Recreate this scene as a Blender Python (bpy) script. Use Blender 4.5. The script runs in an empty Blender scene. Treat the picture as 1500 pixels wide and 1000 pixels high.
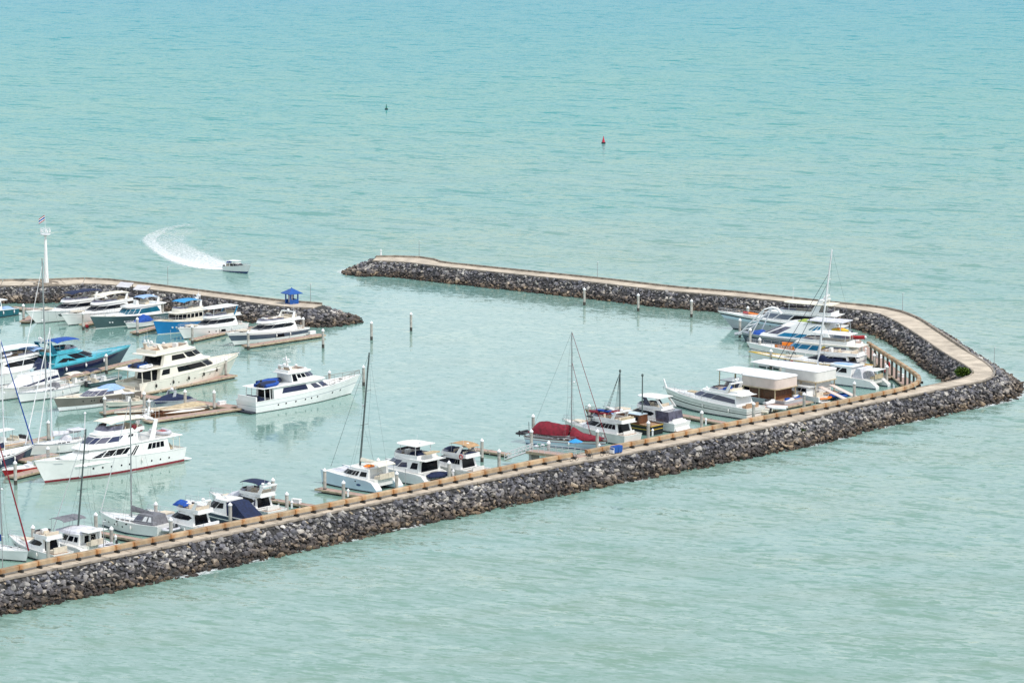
import bpy, bmesh, math, random
from mathutils import Vector, Matrix, noise as mnoise
S = bpy.context.scene
COL = S.collection
RND = random.Random(7)
# ---------------------------------------------------------------- camera
H, F, YH = 102.0, 4700.0, -230.0          # eye height (m), focal length (px of the 1500 px photo), horizon row
TH = math.atan((500 - YH) / F)
cd = bpy.data.cameras.new('camera'); cam = bpy.data.objects.new('camera', cd); COL.objects.link(cam)
cam.location = (0, 0, H); cam.rotation_euler = (math.pi / 2 - TH, 0, 0)
cd.sensor_width = 36; cd.lens = F / 1500 * 36; cd.clip_start = 1; cd.clip_end = 40000
S.camera = cam
# ---------------------------------------------------------------- sky, sun, exposure
SUN = Vector((0.62, -0.50, 1.05)).normalized()
elev = math.asin(SUN.z); azim = math.atan2(SUN.x, SUN.y)
W = bpy.data.worlds.new('World'); S.world = W; W.use_nodes = True
nt = W.node_tree; sky = nt.nodes.new('ShaderNodeTexSky'); sky.sky_type = 'NISHITA'; sky.sun_disc = False
sky.sun_elevation = elev; sky.sun_rotation = azim; sky.air_density = 1.3; sky.dust_density = 0.7; sky.ozone_density = 1.0
bg = nt.nodes['Background']; bg.inputs['Strength'].default_value = 0.15
# thin bright cloud veil over the whole sky (hazy tropical daylight)
tc = nt.nodes.new('ShaderNodeTexCoord'); cn = nt.nodes.new('ShaderNodeTexNoise'); cn.inputs['Scale'].default_value = 3.0; cn.inputs['Detail'].default_value = 5
nt.links.new(tc.outputs['Generated'], cn.inputs['Vector'])
cm = nt.nodes.new('ShaderNodeMapRange'); cm.inputs[3].default_value = .30; cm.inputs[4].default_value = .62; nt.links.new(cn.outputs['Fac'], cm.inputs[0])
veil = nt.nodes.new('ShaderNodeMix'); veil.data_type = 'RGBA'; veil.inputs[7].default_value = (7.8, 8.1, 8.25, 1)
nt.links.new(cm.outputs[0], veil.inputs[0]); nt.links.new(sky.outputs[0], veil.inputs[6]); nt.links.new(veil.outputs[2], bg.inputs[0])
sd = bpy.data.lights.new('sun', 'SUN'); sd.energy = 2.9; sd.angle = math.radians(5); sd.color = (1, 0.955, 0.89)
so = bpy.data.objects.new('sun', sd); COL.objects.link(so); so.rotation_euler = (-SUN).to_track_quat('-Z', 'Y').to_euler(); so.location = (0, 0, 300)
S.view_settings.view_transform = 'Standard'; S.view_settings.look = 'None'
S.view_settings.exposure = 0.14; S.view_settings.gamma = 1; S.view_settings.use_curve_mapping = False


def at(px, py, z=0.0):
    """photo pixel -> point on the horizontal plane at height z"""
    d = Vector((px - 750, F * math.cos(TH) + (500 - py) * math.sin(TH), -F * math.sin(TH) + (500 - py) * math.cos(TH)))
    k = (z - H) / d.z
    return Vector((d.x * k, d.y * k, z))


# ---------------------------------------------------------------- materials
def mat(name, col, rough=0.5, var=0.08, scale=1.5, metal=0.0, spec=0.5, bump=0.0, coat=0.0, col2=None, detail=5):
    m = bpy.data.materials.new(name); m.use_nodes = True; n = m.node_tree; b = n.nodes['Principled BSDF']
    b.inputs['Roughness'].default_value = rough; b.inputs['Metallic'].default_value = metal
    b.inputs['Specular IOR Level'].default_value = spec; b.inputs['Coat Weight'].default_value = coat
    g = n.nodes.new('ShaderNodeNewGeometry'); no = n.nodes.new('ShaderNodeTexNoise')
    no.inputs['Scale'].default_value = scale; no.inputs['Detail'].default_value = detail
    n.links.new(g.outputs['Position'], no.inputs['Vector'])
    r = n.nodes.new('ShaderNodeValToRGB'); r.color_ramp.elements[0].position = 0.3; r.color_ramp.elements[1].position = 0.7
    c2 = col2 or tuple(c * (1 - 2 * var) for c in col)
    r.color_ramp.elements[0].color = (*c2, 1); r.color_ramp.elements[1].color = (*tuple(min(1, c * (1 + var * .5)) for c in col), 1)
    n.links.new(no.outputs['Fac'], r.inputs['Fac']); n.links.new(r.outputs['Color'], b.inputs['Base Color'])
    if bump:
        bp = n.nodes.new('ShaderNodeBump'); bp.inputs['Strength'].default_value = 1; bp.inputs['Distance'].default_value = bump
        n.links.new(no.outputs['Fac'], bp.inputs['Height']); n.links.new(bp.outputs['Normal'], b.inputs['Normal'])
    return m


M = dict(
    white=mat('white_gelcoat', (.80, .80, .78), .22, .04, .7, coat=.3),
    offwhite=mat('offwhite_gelcoat', (.74, .73, .69), .3, .06, .8, coat=.2),
    cream=mat('cream_paint', (.78, .735, .64), .3, .05, .6, coat=.2),
    navy=mat('navy_hull', (.015, .022, .07), .18, .1, .5, coat=.5),
    navycloth=mat('navy_canvas', (.007, .018, .065), .85, .25, 2.5),
    bluecloth=mat('blue_canvas', (.006, .07, .36), .8, .2, 2.5),
    skycloth=mat('sky_blue_canvas', (.03, .30, .62), .8, .15, 2),
    paleblue=mat('pale_blue_canvas', (.30, .45, .70), .8, .12, 2),
    greycloth=mat('grey_canvas', (.19, .19, .21), .85, .2, 2.2),
    palecloth=mat('pale_canvas', (.62, .62, .66), .85, .12, 1.6),
    creamcloth=mat('cream_canvas', (.76, .72, .60), .85, .1, 1.6),
    tancloth=mat('tan_canvas', (.46, .29, .15), .85, .15, 2),
    redcloth=mat('red_canvas', (.21, .006, .02), .8, .25, 1.8),
    red=mat('red_paint', (.40, .015, .02), .4, .12, 1.5),
    orange=mat('orange_paint', (.85, .22, .01), .5, .1, 2),
    yellow=mat('yellow_paint', (.80, .52, .06), .5, .12, 2),
    green=mat('lime_panel', (.32, .42, .02), .5, .1, 2),
    teal=mat('teal_hull', (.012, .115, .15), .2, .1, .6, coat=.4),
    blue=mat('blue_hull', (.01, .20, .48), .2, .08, .6, coat=.4),
    turq=mat('turquoise_gelcoat', (.05, .40, .50), .2, .1, .5, coat=.4),
    slate=mat('slate_hull', (.075, .10, .14), .2, .1, .5, coat=.5),
    greengrey=mat('grey_green_hull', (.06, .105, .115), .22, .1, .5, coat=.5),
    taupe=mat('taupe_hull', (.17, .155, .135), .22, .08, .5, coat=.4),
    palehull=mat('pale_blue_hull', (.50, .62, .70), .22, .05, .5, coat=.3),
    greyhull=mat('grey_hull', (.40, .43, .46), .25, .07, .5, coat=.3),
    black=mat('black_hull', (.012, .012, .014), .3, .2, 1),
    darkrubber=mat('dark_rubber', (.03, .03, .035), .6, .2, 3),
    glass=mat('tinted_glass', (.004, .006, .011), .1, .2, .6, spec=.18),
    tealglass=mat('teal_glass', (.01, .12, .19), .06, .2, .6, spec=.25),
    blueglass=mat('blue_glass', (.01, .19, .36), .08, .15, .6, spec=.25),
    clearvinyl=mat('smoky_vinyl', (.12, .12, .17), .12, .3, 1.2),
    boot=mat('dark_antifouling', (.015, .02, .035), .5, .2, 1),
    redboot=mat('red_antifouling', (.25, .02, .035), .5, .15, 1),
    blueboot=mat('blue_antifouling', (.01, .05, .16), .5, .15, 1),
    teak=mat('teak', (.40, .25, .15), .7, .15, 3),
    wood=mat('varnished_wood', (.14, .055, .025), .35, .25, 3),
    steel=mat('stainless_steel', (.62, .63, .65), .25, .05, 2, metal=.9),
    alu=mat('grey_aluminium', (.36, .38, .39), .4, .08, 1, metal=.5),
    whitealu=mat('white_aluminium', (.72, .73, .74), .4, .05, 1),
    darkmast=mat('dark_spar', (.09, .12, .12), .45, .15, 1),
    cushion=mat('cream_cushion', (.66, .58, .46), .85, .1, 2.5),
    tan=mat('tan_cover', (.52, .42, .27), .8, .18, 1.5),
    pink=mat('pinkish_panel', (.66, .55, .49), .7, .07, .8),
    deckpink=mat('composite_decking', (.42, .29, .235), .75, .12, 1.3, bump=.01),
    float=mat('pontoon_float', (.035, .034, .032), .8, .3, 1.2),
    dockedge=mat('dock_fascia', (.45, .36, .24), .75, .2, 1.5),
    concrete=mat('pile_concrete', (.46, .43, .385), .85, .2, 1.3, bump=.02),
    wet_shaded=mat('wet_shaded_concrete', (.06, .055, .045), .5, .3, 2.2),  # wet foot of mooring piles, and painted shade of the screen piles
    cap=mat('white_cap', (.80, .80, .80), .4, .06, 3),
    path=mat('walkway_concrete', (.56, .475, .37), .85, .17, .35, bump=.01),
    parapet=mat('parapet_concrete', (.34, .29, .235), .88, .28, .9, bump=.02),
    core=mat('dark_rubble', (.06, .057, .055), .95, .5, 1.8, bump=.15),
    kioskblue=mat('blue_paint', (.006, .08, .33), .4, .1, 1),
    solar=mat('pale_panel', (.62, .60, .62), .35, .08, .8),
    buoygreen=mat('green_buoy_paint', (.01, .15, .10), .5, .1, 1),
    buoyred=mat('red_buoy_paint', (.48, .012, .04), .5, .1, 1),
    skin=mat('skin', (.35, .2, .13), .6, .1, 3),
)


def nodes_of(m):
    return m.node_tree.nodes, m.node_tree.links


# slabs: a little tone of their own each
n_, l_ = nodes_of(M['path'])
oi = n_.new('ShaderNodeObjectInfo'); mr = n_.new('ShaderNodeMapRange'); mr.inputs[3].default_value = .90; mr.inputs[4].default_value = 1.06
hs = n_.new('ShaderNodeHueSaturation'); l_.new(oi.outputs['Random'], mr.inputs[0]); l_.new(mr.outputs[0], hs.inputs['Value'])
pb = n_['Principled BSDF']; src = pb.inputs['Base Color'].links[0].from_socket; l_.new(src, hs.inputs['Color']); l_.new(hs.outputs[0], pb.inputs['Base Color'])


def rock_mat():
    m = bpy.data.materials.new('quarry_rock'); m.use_nodes = True; n = m.node_tree; N = n.nodes; L = n.links; b = N['Principled BSDF']
    b.inputs['Roughness'].default_value = .8
    a = N.new('ShaderNodeAttribute'); a.attribute_name = 'tone'
    r = N.new('ShaderNodeValToRGB'); e = r.color_ramp.elements
    e[0].position = 0; e[0].color = (.06, .06, .072, 1); e[1].position = 1; e[1].color = (.62, .59, .55, 1)
    for p, c in ((.2, (.085, .085, .096)), (.42, (.16, .16, .184)), (.6, (.25, .24, .238)), (.8, (.37, .35, .325)), (.93, (.52, .49, .44))):
        q = e.new(p); q.color = (*c, 1)
    L.new(a.outputs['Fac'], r.inputs[0])
    g = N.new('ShaderNodeNewGeometry'); no = N.new('ShaderNodeTexNoise'); no.inputs['Scale'].default_value = 2.2; no.inputs['Detail'].default_value = 8
    L.new(g.outputs['Position'], no.inputs['Vector'])
    mx = N.new('ShaderNodeMix'); mx.data_type = 'RGBA'; mx.blend_type = 'MULTIPLY'; mx.inputs[0].default_value = .75
    r2 = N.new('ShaderNodeValToRGB'); r2.color_ramp.elements[0].position = .3; r2.color_ramp.elements[0].color = (.45, .44, .45, 1); r2.color_ramp.elements[1].position = .68; r2.color_ramp.elements[1].color = (1.15, 1.13, 1.1, 1)
    L.new(no.outputs['Fac'], r2.inputs[0]); L.new(r.outputs[0], mx.inputs[6]); L.new(r2.outputs[0], mx.inputs[7])
    # algae and wet band by height above the water
    sp = N.new('ShaderNodeSeparateXYZ'); L.new(g.outputs['Position'], sp.inputs[0])
    nz = N.new('ShaderNodeTexNoise'); nz.inputs['Scale'].default_value = .5; L.new(g.outputs['Position'], nz.inputs['Vector'])
    ad = N.new('ShaderNodeMath'); ad.operation = 'MULTIPLY_ADD'; ad.inputs[1].default_value = -1.6; L.new(nz.outputs['Fac'], ad.inputs[0]); L.new(sp.outputs['Z'], ad.inputs[2])
    mr = N.new('ShaderNodeMapRange'); mr.inputs[1].default_value = -.1; mr.inputs[2].default_value = 1.35; mr.inputs[3].default_value = .95; mr.inputs[4].default_value = 0
    L.new(ad.outputs[0], mr.inputs[0])
    m2 = N.new('ShaderNodeMix'); m2.data_type = 'RGBA'; m2.blend_type = 'MULTIPLY'; m2.inputs[7].default_value = (.60, .47, .33, 1)
    L.new(mr.outputs[0], m2.inputs[0]); L.new(mx.outputs[2], m2.inputs[6])
    mw = N.new('ShaderNodeMapRange'); mw.inputs[1].default_value = .1; mw.inputs[2].default_value = .75; mw.inputs[3].default_value = .92; mw.inputs[4].default_value = 0
    L.new(sp.outputs['Z'], mw.inputs[0])
    m3 = N.new('ShaderNodeMix'); m3.data_type = 'RGBA'; m3.blend_type = 'MULTIPLY'; m3.inputs[7].default_value = (.32, .26, .2, 1)
    L.new(mw.outputs[0], m3.inputs[0]); L.new(m2.outputs[2], m3.inputs[6]); L.new(m3.outputs[2], b.inputs['Base Color'])
    bp = N.new('ShaderNodeBump'); bp.inputs['Distance'].default_value = .12; L.new(no.outputs['Fac'], bp.inputs['Height']); L.new(bp.outputs[0], b.inputs['Normal'])
    return m


M['rock'] = rock_mat()


def beam_mat():
    m = mat('wave_wall_beam', (.45, .335, .21), .8, .1, .8, bump=.02, col2=(.29, .205, .125)); N, L = nodes_of(m)
    b = N['Principled BSDF']; src = b.inputs['Base Color'].links[0].from_socket
    at_ = N.new('ShaderNodeAttribute'); at_.attribute_name = 'stain'
    g = N.new('ShaderNodeNewGeometry'); no = N.new('ShaderNodeTexNoise'); no.inputs['Scale'].default_value = 1.6; no.inputs['Detail'].default_value = 6; L.new(g.outputs['Position'], no.inputs['Vector'])
    mu = N.new('ShaderNodeMath'); mu.operation = 'MULTIPLY'; L.new(at_.outputs['Fac'], mu.inputs[0]); L.new(no.outputs['Fac'], mu.inputs[1])
    mr = N.new('ShaderNodeMapRange'); mr.inputs[1].default_value = .24; mr.inputs[2].default_value = .50; mr.inputs[4].default_value = .9; L.new(mu.outputs[0], mr.inputs[0])
    mx = N.new('ShaderNodeMix'); mx.data_type = 'RGBA'; mx.inputs[7].default_value = (.33, .14, .04, 1)
    L.new(mr.outputs[0], mx.inputs[0]); L.new(src, mx.inputs[6])
    oi = N.new('ShaderNodeObjectInfo'); m4 = N.new('ShaderNodeMapRange'); m4.inputs[3].default_value = .8; m4.inputs[4].default_value = 1.15
    hs = N.new('ShaderNodeHueSaturation'); L.new(oi.outputs['Random'], m4.inputs[0]); L.new(m4.outputs[0], hs.inputs['Value']); L.new(mx.outputs[2], hs.inputs['Color'])
    L.new(hs.outputs[0], b.inputs['Base Color'])
    return m


M['beam'] = beam_mat()


# ---------------------------------------------------------------- mesh helper
class MB:
    def __init__(s): s.v = []; s.f = []; s.m = []
    def add(s, vs, fs, mi=0):
        o = len(s.v); s.v += [tuple(v) for v in vs]; s.f += [tuple(o + i for i in f) for f in fs]; s.m += [mi] * len(fs); return s
    def hexa(s, p, mi=0):   # p: 4 bottom, 4 top
        return s.add(p, [(3, 2, 1, 0), (4, 5, 6, 7), (0, 1, 5, 4), (1, 2, 6, 5), (2, 3, 7, 6), (3, 0, 4, 7)], mi)
    def box(s, x0, x1, y0, y1, z0, z1, mi=0, tx=0.0, ty=0.0):
        return s.hexa([(x0, y0, z0), (x1, y0, z0), (x1, y1, z0), (x0, y1, z0), (x0 + tx, y0 + ty, z1), (x1 - tx, y0 + ty, z1), (x1 - tx, y1 - ty, z1), (x0 + tx, y1 - ty, z1)], mi)
    def loft(s, rings, caps=True, mi=0, closed=True):
        n = len(rings[0]); vs = [p for r in rings for p in r]; fs = []
        for k in range(len(rings) - 1):
            for i in range(n if closed else n - 1):
                j = (i + 1) % n; fs.append((k * n + i, k * n + j, (k + 1) * n + j, (k + 1) * n + i))
        if caps: fs.append(tuple(reversed(range(n)))); fs.append(tuple((len(rings) - 1) * n + i for i in range(n)))
        return s.add(vs, fs, mi)
    def tube(s, pts, r, n=5, mi=0, r2=None):
        pts = [Vector(p) for p in pts]; rings = []; K = len(pts)
        for k, p in enumerate(pts):
            d = (pts[min(k + 1, K - 1)] - pts[max(k - 1, 0)]).normalized()
            a = d.cross(Vector((0, 0, 1)) if abs(d.z) < .9 else Vector((1, 0, 0))).normalized(); b = d.cross(a)
            rr = r if r2 is None else r + (r2 - r) * k / max(1, K - 1)
            rings.append([p + a * rr * math.cos(6.2832 * i / n) + b * rr * math.sin(6.2832 * i / n) for i in range(n)])
        return s.loft(rings, True, mi)
    def ball(s, c, rx, ry, rz, mi=0, n=8, k=5):
        rings = []
        for i in range(k + 1):
            a = -math.pi / 2 + math.pi * (i + .02) / (k + .04)
            rings.append([(c[0] + rx * math.cos(a) * math.cos(6.2832 * j / n), c[1] + ry * math.cos(a) * math.sin(6.2832 * j / n), c[2] + rz * math.sin(a)) for j in range(n)])
        return s.loft(rings, True, mi)
    def cyl(s, c, r, z0, z1, mi=0, n=10, r2=None):
        q = lambda rr, z: [(c[0] + rr * math.cos(6.2832 * j / n), c[1] + rr * math.sin(6.2832 * j / n), z) for j in range(n)]
        return s.loft([q(r, z0), q(r if r2 is None else r2, z1)], True, mi)
    def mesh(s, name, mats, smooth=True):
        me = bpy.data.meshes.new(name); me.from_pydata(s.v, [], s.f)
        for m in (mats if isinstance(mats, (list, tuple)) else [mats]): me.materials.append(M[m] if isinstance(m, str) else m)
        me.polygons.foreach_set('material_index', s.m)
        bm = bmesh.new(); bm.from_mesh(me); bmesh.ops.recalc_face_normals(bm, faces=bm.faces); bm.to_mesh(me); bm.free()
        if smooth:
            me.polygons.foreach_set('use_smooth', [True] * len(me.polygons)); me.set_sharp_from_angle(angle=.62)
        return me
    def build(s, name, mats, parent=None, smooth=True):
        return link(name, s.mesh(name, mats, smooth), parent)


def link(name, data, parent=None):
    o = bpy.data.objects.new(name, data); COL.objects.link(o)
    if parent: o.parent = parent
    return o


def tag(o, label=None, cat=None, group=None, kind=None):
    for k, v in (('label', label), ('category', cat), ('group', group), ('kind', kind)):
        if v: o[k] = v
    return o


def thing(name, label, cat, loc=(0, 0, 0), rz=0.0, group=None):
    o = bpy.data.objects.new(name, None); COL.objects.link(o); o.empty_display_size = .5
    o.location = loc; o.rotation_euler = (0, 0, rz); return tag(o, label, cat, group)


def lerp(a, b, t): return a + (b - a) * t
def sstep(a, b, x):
    t = max(0, min(1, (x - a) / (b - a))); return t * t * (3 - 2 * t)


def catmull(pts, step):
    """dense polyline through pts, resampled evenly"""
    P = [pts[0] * 2 - pts[1]] + list(pts) + [pts[-1] * 2 - pts[-2]]; out = []
    for i in range(1, len(P) - 2):
        a, b, c, d = P[i - 1:i + 3]
        for k in range(12):
            t = k / 12; out.append(.5 * (2 * b + (c - a) * t + (2 * a - 5 * b + 4 * c - d) * t * t + (3 * b - a - 3 * c + d) * t ** 3))
    out.append(P[-2]); return resample(out, step)


def resample(out, step):
    cum = [0]
    for a, b in zip(out, out[1:]): cum.append(cum[-1] + (b - a).length)
    n = max(2, round(cum[-1] / step)); res = []; k = 0
    for i in range(n + 1):
        s = cum[-1] * i / n
        while k < len(cum) - 2 and cum[k + 1] < s: k += 1
        q = (s - cum[k]) / max(1e-9, cum[k + 1] - cum[k]); res.append(out[k].lerp(out[k + 1], q))
    return res
# ================================================================ sea
CR = 3.2     # crest height of the breakwaters
HARB = [at(*p) for p in ((-200, 420), (0, 425), (240, 435), (400, 455), (500, 475), (530, 440), (520, 405), (693, 415), (980, 440), (1220, 470), (1300, 490), (1390, 545), (1340, 580), (1220, 605), (940, 665), (700, 710), (480, 755), (240, 805), (0, 850), (-200, 885))]


def in_poly(x, y, P):
    c = False; j = len(P) - 1
    for i in range(len(P)):
        if (P[i].y > y) != (P[j].y > y) and x < (P[j].x - P[i].x) * (y - P[i].y) / (P[j].y - P[i].y) + P[i].x: c = not c
        j = i
    return c


def poly_dist(x, y, P):
    best = 1e9; p = Vector((x, y))
    for i in range(len(P)):
        a = P[i].xy; b = P[(i + 1) % len(P)].xy; d = b - a
        t = max(0, min(1, (p - a).dot(d) / d.length_squared)); best = min(best, (p - a - d * t).length)
    return best


def water_mat():
    m = bpy.data.materials.new('sea_water'); m.use_nodes = True; N, L = nodes_of(m); b = N['Principled BSDF']
    g = N.new('ShaderNodeNewGeometry')
    def noise(sx, sy, det, rot=0.0, rough=.55, dist=0.0):
        mp = N.new('ShaderNodeMapping'); mp.vector_type = 'TEXTURE'; mp.inputs['Scale'].default_value = (1 / sx, 1 / sy, 1); mp.inputs['Rotation'].default_value = (0, 0, rot)
        L.new(g.outputs['Position'], mp.inputs['Vector']); t = N.new('ShaderNodeTexNoise'); t.inputs['Scale'].default_value = 1; t.inputs['Detail'].default_value = det
        t.inputs['Roughness'].default_value = rough; t.inputs['Distortion'].default_value = dist; L.new(mp.outputs[0], t.inputs['Vector']); return t.outputs['Fac']
    def math_(op, a, c, d=None):
        q = N.new('ShaderNodeMath'); q.operation = op
        for i, v in enumerate((a, c, d)):
            if v is None: continue
            if isinstance(v, (int, float)): q.inputs[i].default_value = v
            else: L.new(v, q.inputs[i])
        return q.outputs[0]
    def ncol(sx, sy, det, rot, rough=.55, dist=0.0):
        noise(sx, sy, det, rot, rough, dist); t = list(N)[-1]
        s = N.new('ShaderNodeVectorMath'); s.operation = 'SUBTRACT'; s.inputs[1].default_value = (.5, .5, .5); L.new(t.outputs['Color'], s.inputs[0]); return s.outputs[0]
    def vscale(v, k):
        s = N.new('ShaderNodeVectorMath'); s.operation = 'SCALE'; L.new(v, s.inputs[0])
        if isinstance(k, (int, float)): s.inputs['Scale'].default_value = k
        else: L.new(k, s.inputs['Scale'])
        return s.outputs[0]
    def vadd(*vs):
        r = vs[0]
        for v in vs[1:]:
            s = N.new('ShaderNodeVectorMath'); s.operation = 'ADD'; L.new(r, s.inputs[0]); L.new(v, s.inputs[1]); r = s.outputs[0]
        return r
    at_ = N.new('ShaderNodeAttribute'); at_.attribute_name = 'open'; op = at_.outputs['Fac']
    # wave slopes, metre scale: each octave gives the tilt of the surface directly
    patch = noise(.03, .06, 3, -.5)
    gr = N.new('ShaderNodeMapRange'); gr.inputs[1].default_value = .36; gr.inputs[2].default_value = .66; gr.inputs[3].default_value = .65; gr.inputs[4].default_value = 1.5; L.new(patch, gr.inputs[0]); gust = gr.outputs[0]
    swell = ncol(.055, .13, 2, -.45, .5); chop = ncol(.22, .55, 3, -.35, .6, .3); rip = ncol(.8, 1.7, 3, -.2, .6)
    sl = vadd(vscale(swell, math_('MULTIPLY', op, .18)), vscale(chop, math_('MULTIPLY', gust, math_('MULTIPLY_ADD', op, .16, .09))), vscale(rip, math_('MULTIPLY', gust, math_('MULTIPLY_ADD', op, .14, .11))))
    # scattered steeper wave faces
    st = noise(.20, .60, 4, -.4, .62, .6); sr = N.new('ShaderNodeMapRange'); sr.inputs[1].default_value = .57; sr.inputs[2].default_value = .65; L.new(st, sr.inputs[0])
    s2 = noise(.06, .16, 4, -.5, .65, .6); q2 = N.new('ShaderNodeMapRange'); q2.inputs[1].default_value = .555; q2.inputs[2].default_value = .63; L.new(s2, q2.inputs[0])
    s3 = noise(.50, 1.45, 3, -.3, .6, .5); q3 = N.new('ShaderNodeMapRange'); q3.inputs[1].default_value = .57; q3.inputs[2].default_value = .64; L.new(s3, q3.inputs[0])
    s4 = noise(.36, 1.1, 3, -.35, .62, .5); q4 = N.new('ShaderNodeMapRange'); q4.inputs[1].default_value = .42; q4.inputs[2].default_value = .56; L.new(s4, q4.inputs[0])
    spy = N.new('ShaderNodeSeparateXYZ'); L.new(g.outputs['Position'], spy.inputs[0]); fm = N.new('ShaderNodeMapRange'); fm.inputs[1].default_value = 620; fm.inputs[2].default_value = 900; fm.inputs[4].default_value = .6; L.new(spy.outputs['Y'], fm.inputs[0])
    steep = math_('ADD', q3.outputs[0], math_('ADD', sr.outputs[0], math_('MULTIPLY', q2.outputs[0], math_('MAXIMUM', q4.outputs[0], fm.outputs[0]))))
    stp = math_('MULTIPLY_ADD', math_('MULTIPLY', steep, op), math_('MULTIPLY', gust, -.34), math_('MULTIPLY', math_('MULTIPLY', q3.outputs[0], q4.outputs[0]), math_('MULTIPLY_ADD', op, .20, -.20)))
    cx = N.new('ShaderNodeCombineXYZ'); cx.inputs[2].default_value = 1.0; L.new(math_('MULTIPLY', stp, .6), cx.inputs[0]); L.new(stp, cx.inputs[1])
    flat = N.new('ShaderNodeVectorMath'); flat.operation = 'MULTIPLY'; flat.inputs[1].default_value = (1, 1, 0); L.new(sl, flat.inputs[0])
    nn = N.new('ShaderNodeVectorMath'); nn.operation = 'NORMALIZE'; L.new(vadd(flat.outputs[0], cx.outputs[0]), nn.inputs[0])
    # wave faces turned away from the eye hide behind their own crests
    def dot(a, c):
        s = N.new('ShaderNodeVectorMath'); s.operation = 'DOT_PRODUCT'; L.new(a, s.inputs[0]); L.new(c, s.inputs[1]); return s.outputs['Value']
    INC = g.outputs['Incoming']; d0 = dot(nn.outputs[0], INC); fix = math_('MAXIMUM', math_('SUBTRACT', .07, d0), 0.0)
    n2 = N.new('ShaderNodeVectorMath'); n2.operation = 'NORMALIZE'; L.new(vadd(nn.outputs[0], vscale(INC, fix)), n2.inputs[0]); WN = n2.outputs[0]
    cosv = math_('MAXIMUM', d0, math_('MULTIPLY_ADD', op, .095, .125))
    fres = math_('MULTIPLY_ADD', math_('POWER', math_('SUBTRACT', 1.0, cosv), 5.0), .98, .02)
    # turbid colour: sandy green inshore, bluer where deeper offshore, sediment patches
    sp = N.new('ShaderNodeSeparateXYZ'); L.new(g.outputs['Position'], sp.inputs[0])
    big = noise(.006, .010, 4, .3, .6)
    depth = math_('MULTIPLY_ADD', math_('SUBTRACT', big, .5), 900, sp.outputs['Y'])
    r = N.new('ShaderNodeValToRGB'); mr = N.new('ShaderNodeMapRange'); mr.inputs[1].default_value = 400; mr.inputs[2].default_value = 2300
    L.new(depth, mr.inputs[0]); L.new(mr.outputs[0], r.inputs[0]); e = r.color_ramp.elements
    e[0].color = (.18, .295, .245, 1); e[1].color = (.006, .22, .28, 1)
    for p, c in ((.17, (.155, .29, .255)), (.42, (.06, .26, .25)), (.7, (.018, .235, .265))):
        q = e.new(p); q.color = (*c, 1)
    sed = noise(.02, .045, 5, .25, .65)
    mr2 = N.new('ShaderNodeMapRange'); mr2.inputs[1].default_value = .45; mr2.inputs[2].default_value = .75; mr2.inputs[4].default_value = .6; L.new(sed, mr2.inputs[0])
    mx = N.new('ShaderNodeMix'); mx.data_type = 'RGBA'; mx.inputs[7].default_value = (.20, .27, .195, 1)
    near = N.new('ShaderNodeMapRange'); near.inputs[1].default_value = 1100; near.inputs[2].default_value = 450; L.new(sp.outputs['Y'], near.inputs[0])
    L.new(math_('MULTIPLY', mr2.outputs[0], near.outputs[0]), mx.inputs[0]); L.new(r.outputs[0], mx.inputs[6])
    # light scattered back from inside the turbid water, and the sky mirrored by the waves over it
    N.remove(b); df = N.new('ShaderNodeBsdfDiffuse'); L.new(mx.outputs[2], df.inputs['Color'])
    gl = N.new('ShaderNodeBsdfGlossy'); gl.inputs['Roughness'].default_value = .07; gl.inputs['Color'].default_value = (1, 1, 1, 1); L.new(WN, gl.inputs['Normal'])
    ms = N.new('ShaderNodeMixShader'); L.new(fres, ms.inputs[0]); L.new(df.outputs[0], ms.inputs[1]); L.new(gl.outputs[0], ms.inputs[2])
    L.new(ms.outputs[0], N['Material Output'].inputs['Surface'])
    return m


xs = [-9000, -3000, -1200, -500] + [-240 + 6 * i for i in range(0, 81)] + [500, 1200, 3000, 9000]
ys = [-400, 100, 250] + [330 + 6 * i for i in range(0, 100)] + [1000, 1150, 1400, 1800, 2500, 4000, 9000, 20000]
vs = [(x, y, 0) for y in ys for x in xs]; nx = len(xs)
me = bpy.data.meshes.new('sea'); me.from_pydata(vs, [], [(j * nx + i, j * nx + i + 1, (j + 1) * nx + i + 1, (j + 1) * nx + i) for j in range(len(ys) - 1) for i in range(nx - 1)])
att = me.attributes.new('open', 'FLOAT', 'POINT'); vals = []
for x, y, _ in vs:
    d = poly_dist(x, y, HARB) if (-260 < x < 260 and 300 < y < 950) else 400
    ins = in_poly(x, y, HARB)
    near = .42 if (y < 640 and x < 240) else 1.0       # lee of the long arm: shorter, lower seas
    vals.append(0.0 if ins and d > 6 else (max(0, .1) if ins else lerp(.45, 1, sstep(0, 50, d)) * (lerp(.8, 1, sstep(480, 640, y)))))
att.data.foreach_set('value', vals); me.materials.append(water_mat())
sea = tag(link('sea', me), kind='structure')

# ================================================================ rocks
def rock_shape(seed):
    r = random.Random(seed); bm = bmesh.new(); ax = (1.0, r.uniform(.6, .95), r.uniform(.5, .8))
    for i in range(13):
        v = Vector((r.gauss(0, 1), r.gauss(0, 1), r.gauss(0, 1))).normalized() * r.uniform(.78, 1.08)
        bm.verts.new((v.x * ax[0], v.y * ax[1], v.z * ax[2]))
    g = bmesh.ops.convex_hull(bm, input=bm.verts[:])
    bmesh.ops.delete(bm, geom=[x for x in g['geom_interior'] if isinstance(x, bmesh.types.BMVert)], context='VERTS')
    bm.verts.index_update(); out = ([v.co.copy() for v in bm.verts], [tuple(v.index for v in f.verts) for f in bm.faces]); bm.free(); return out


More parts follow.
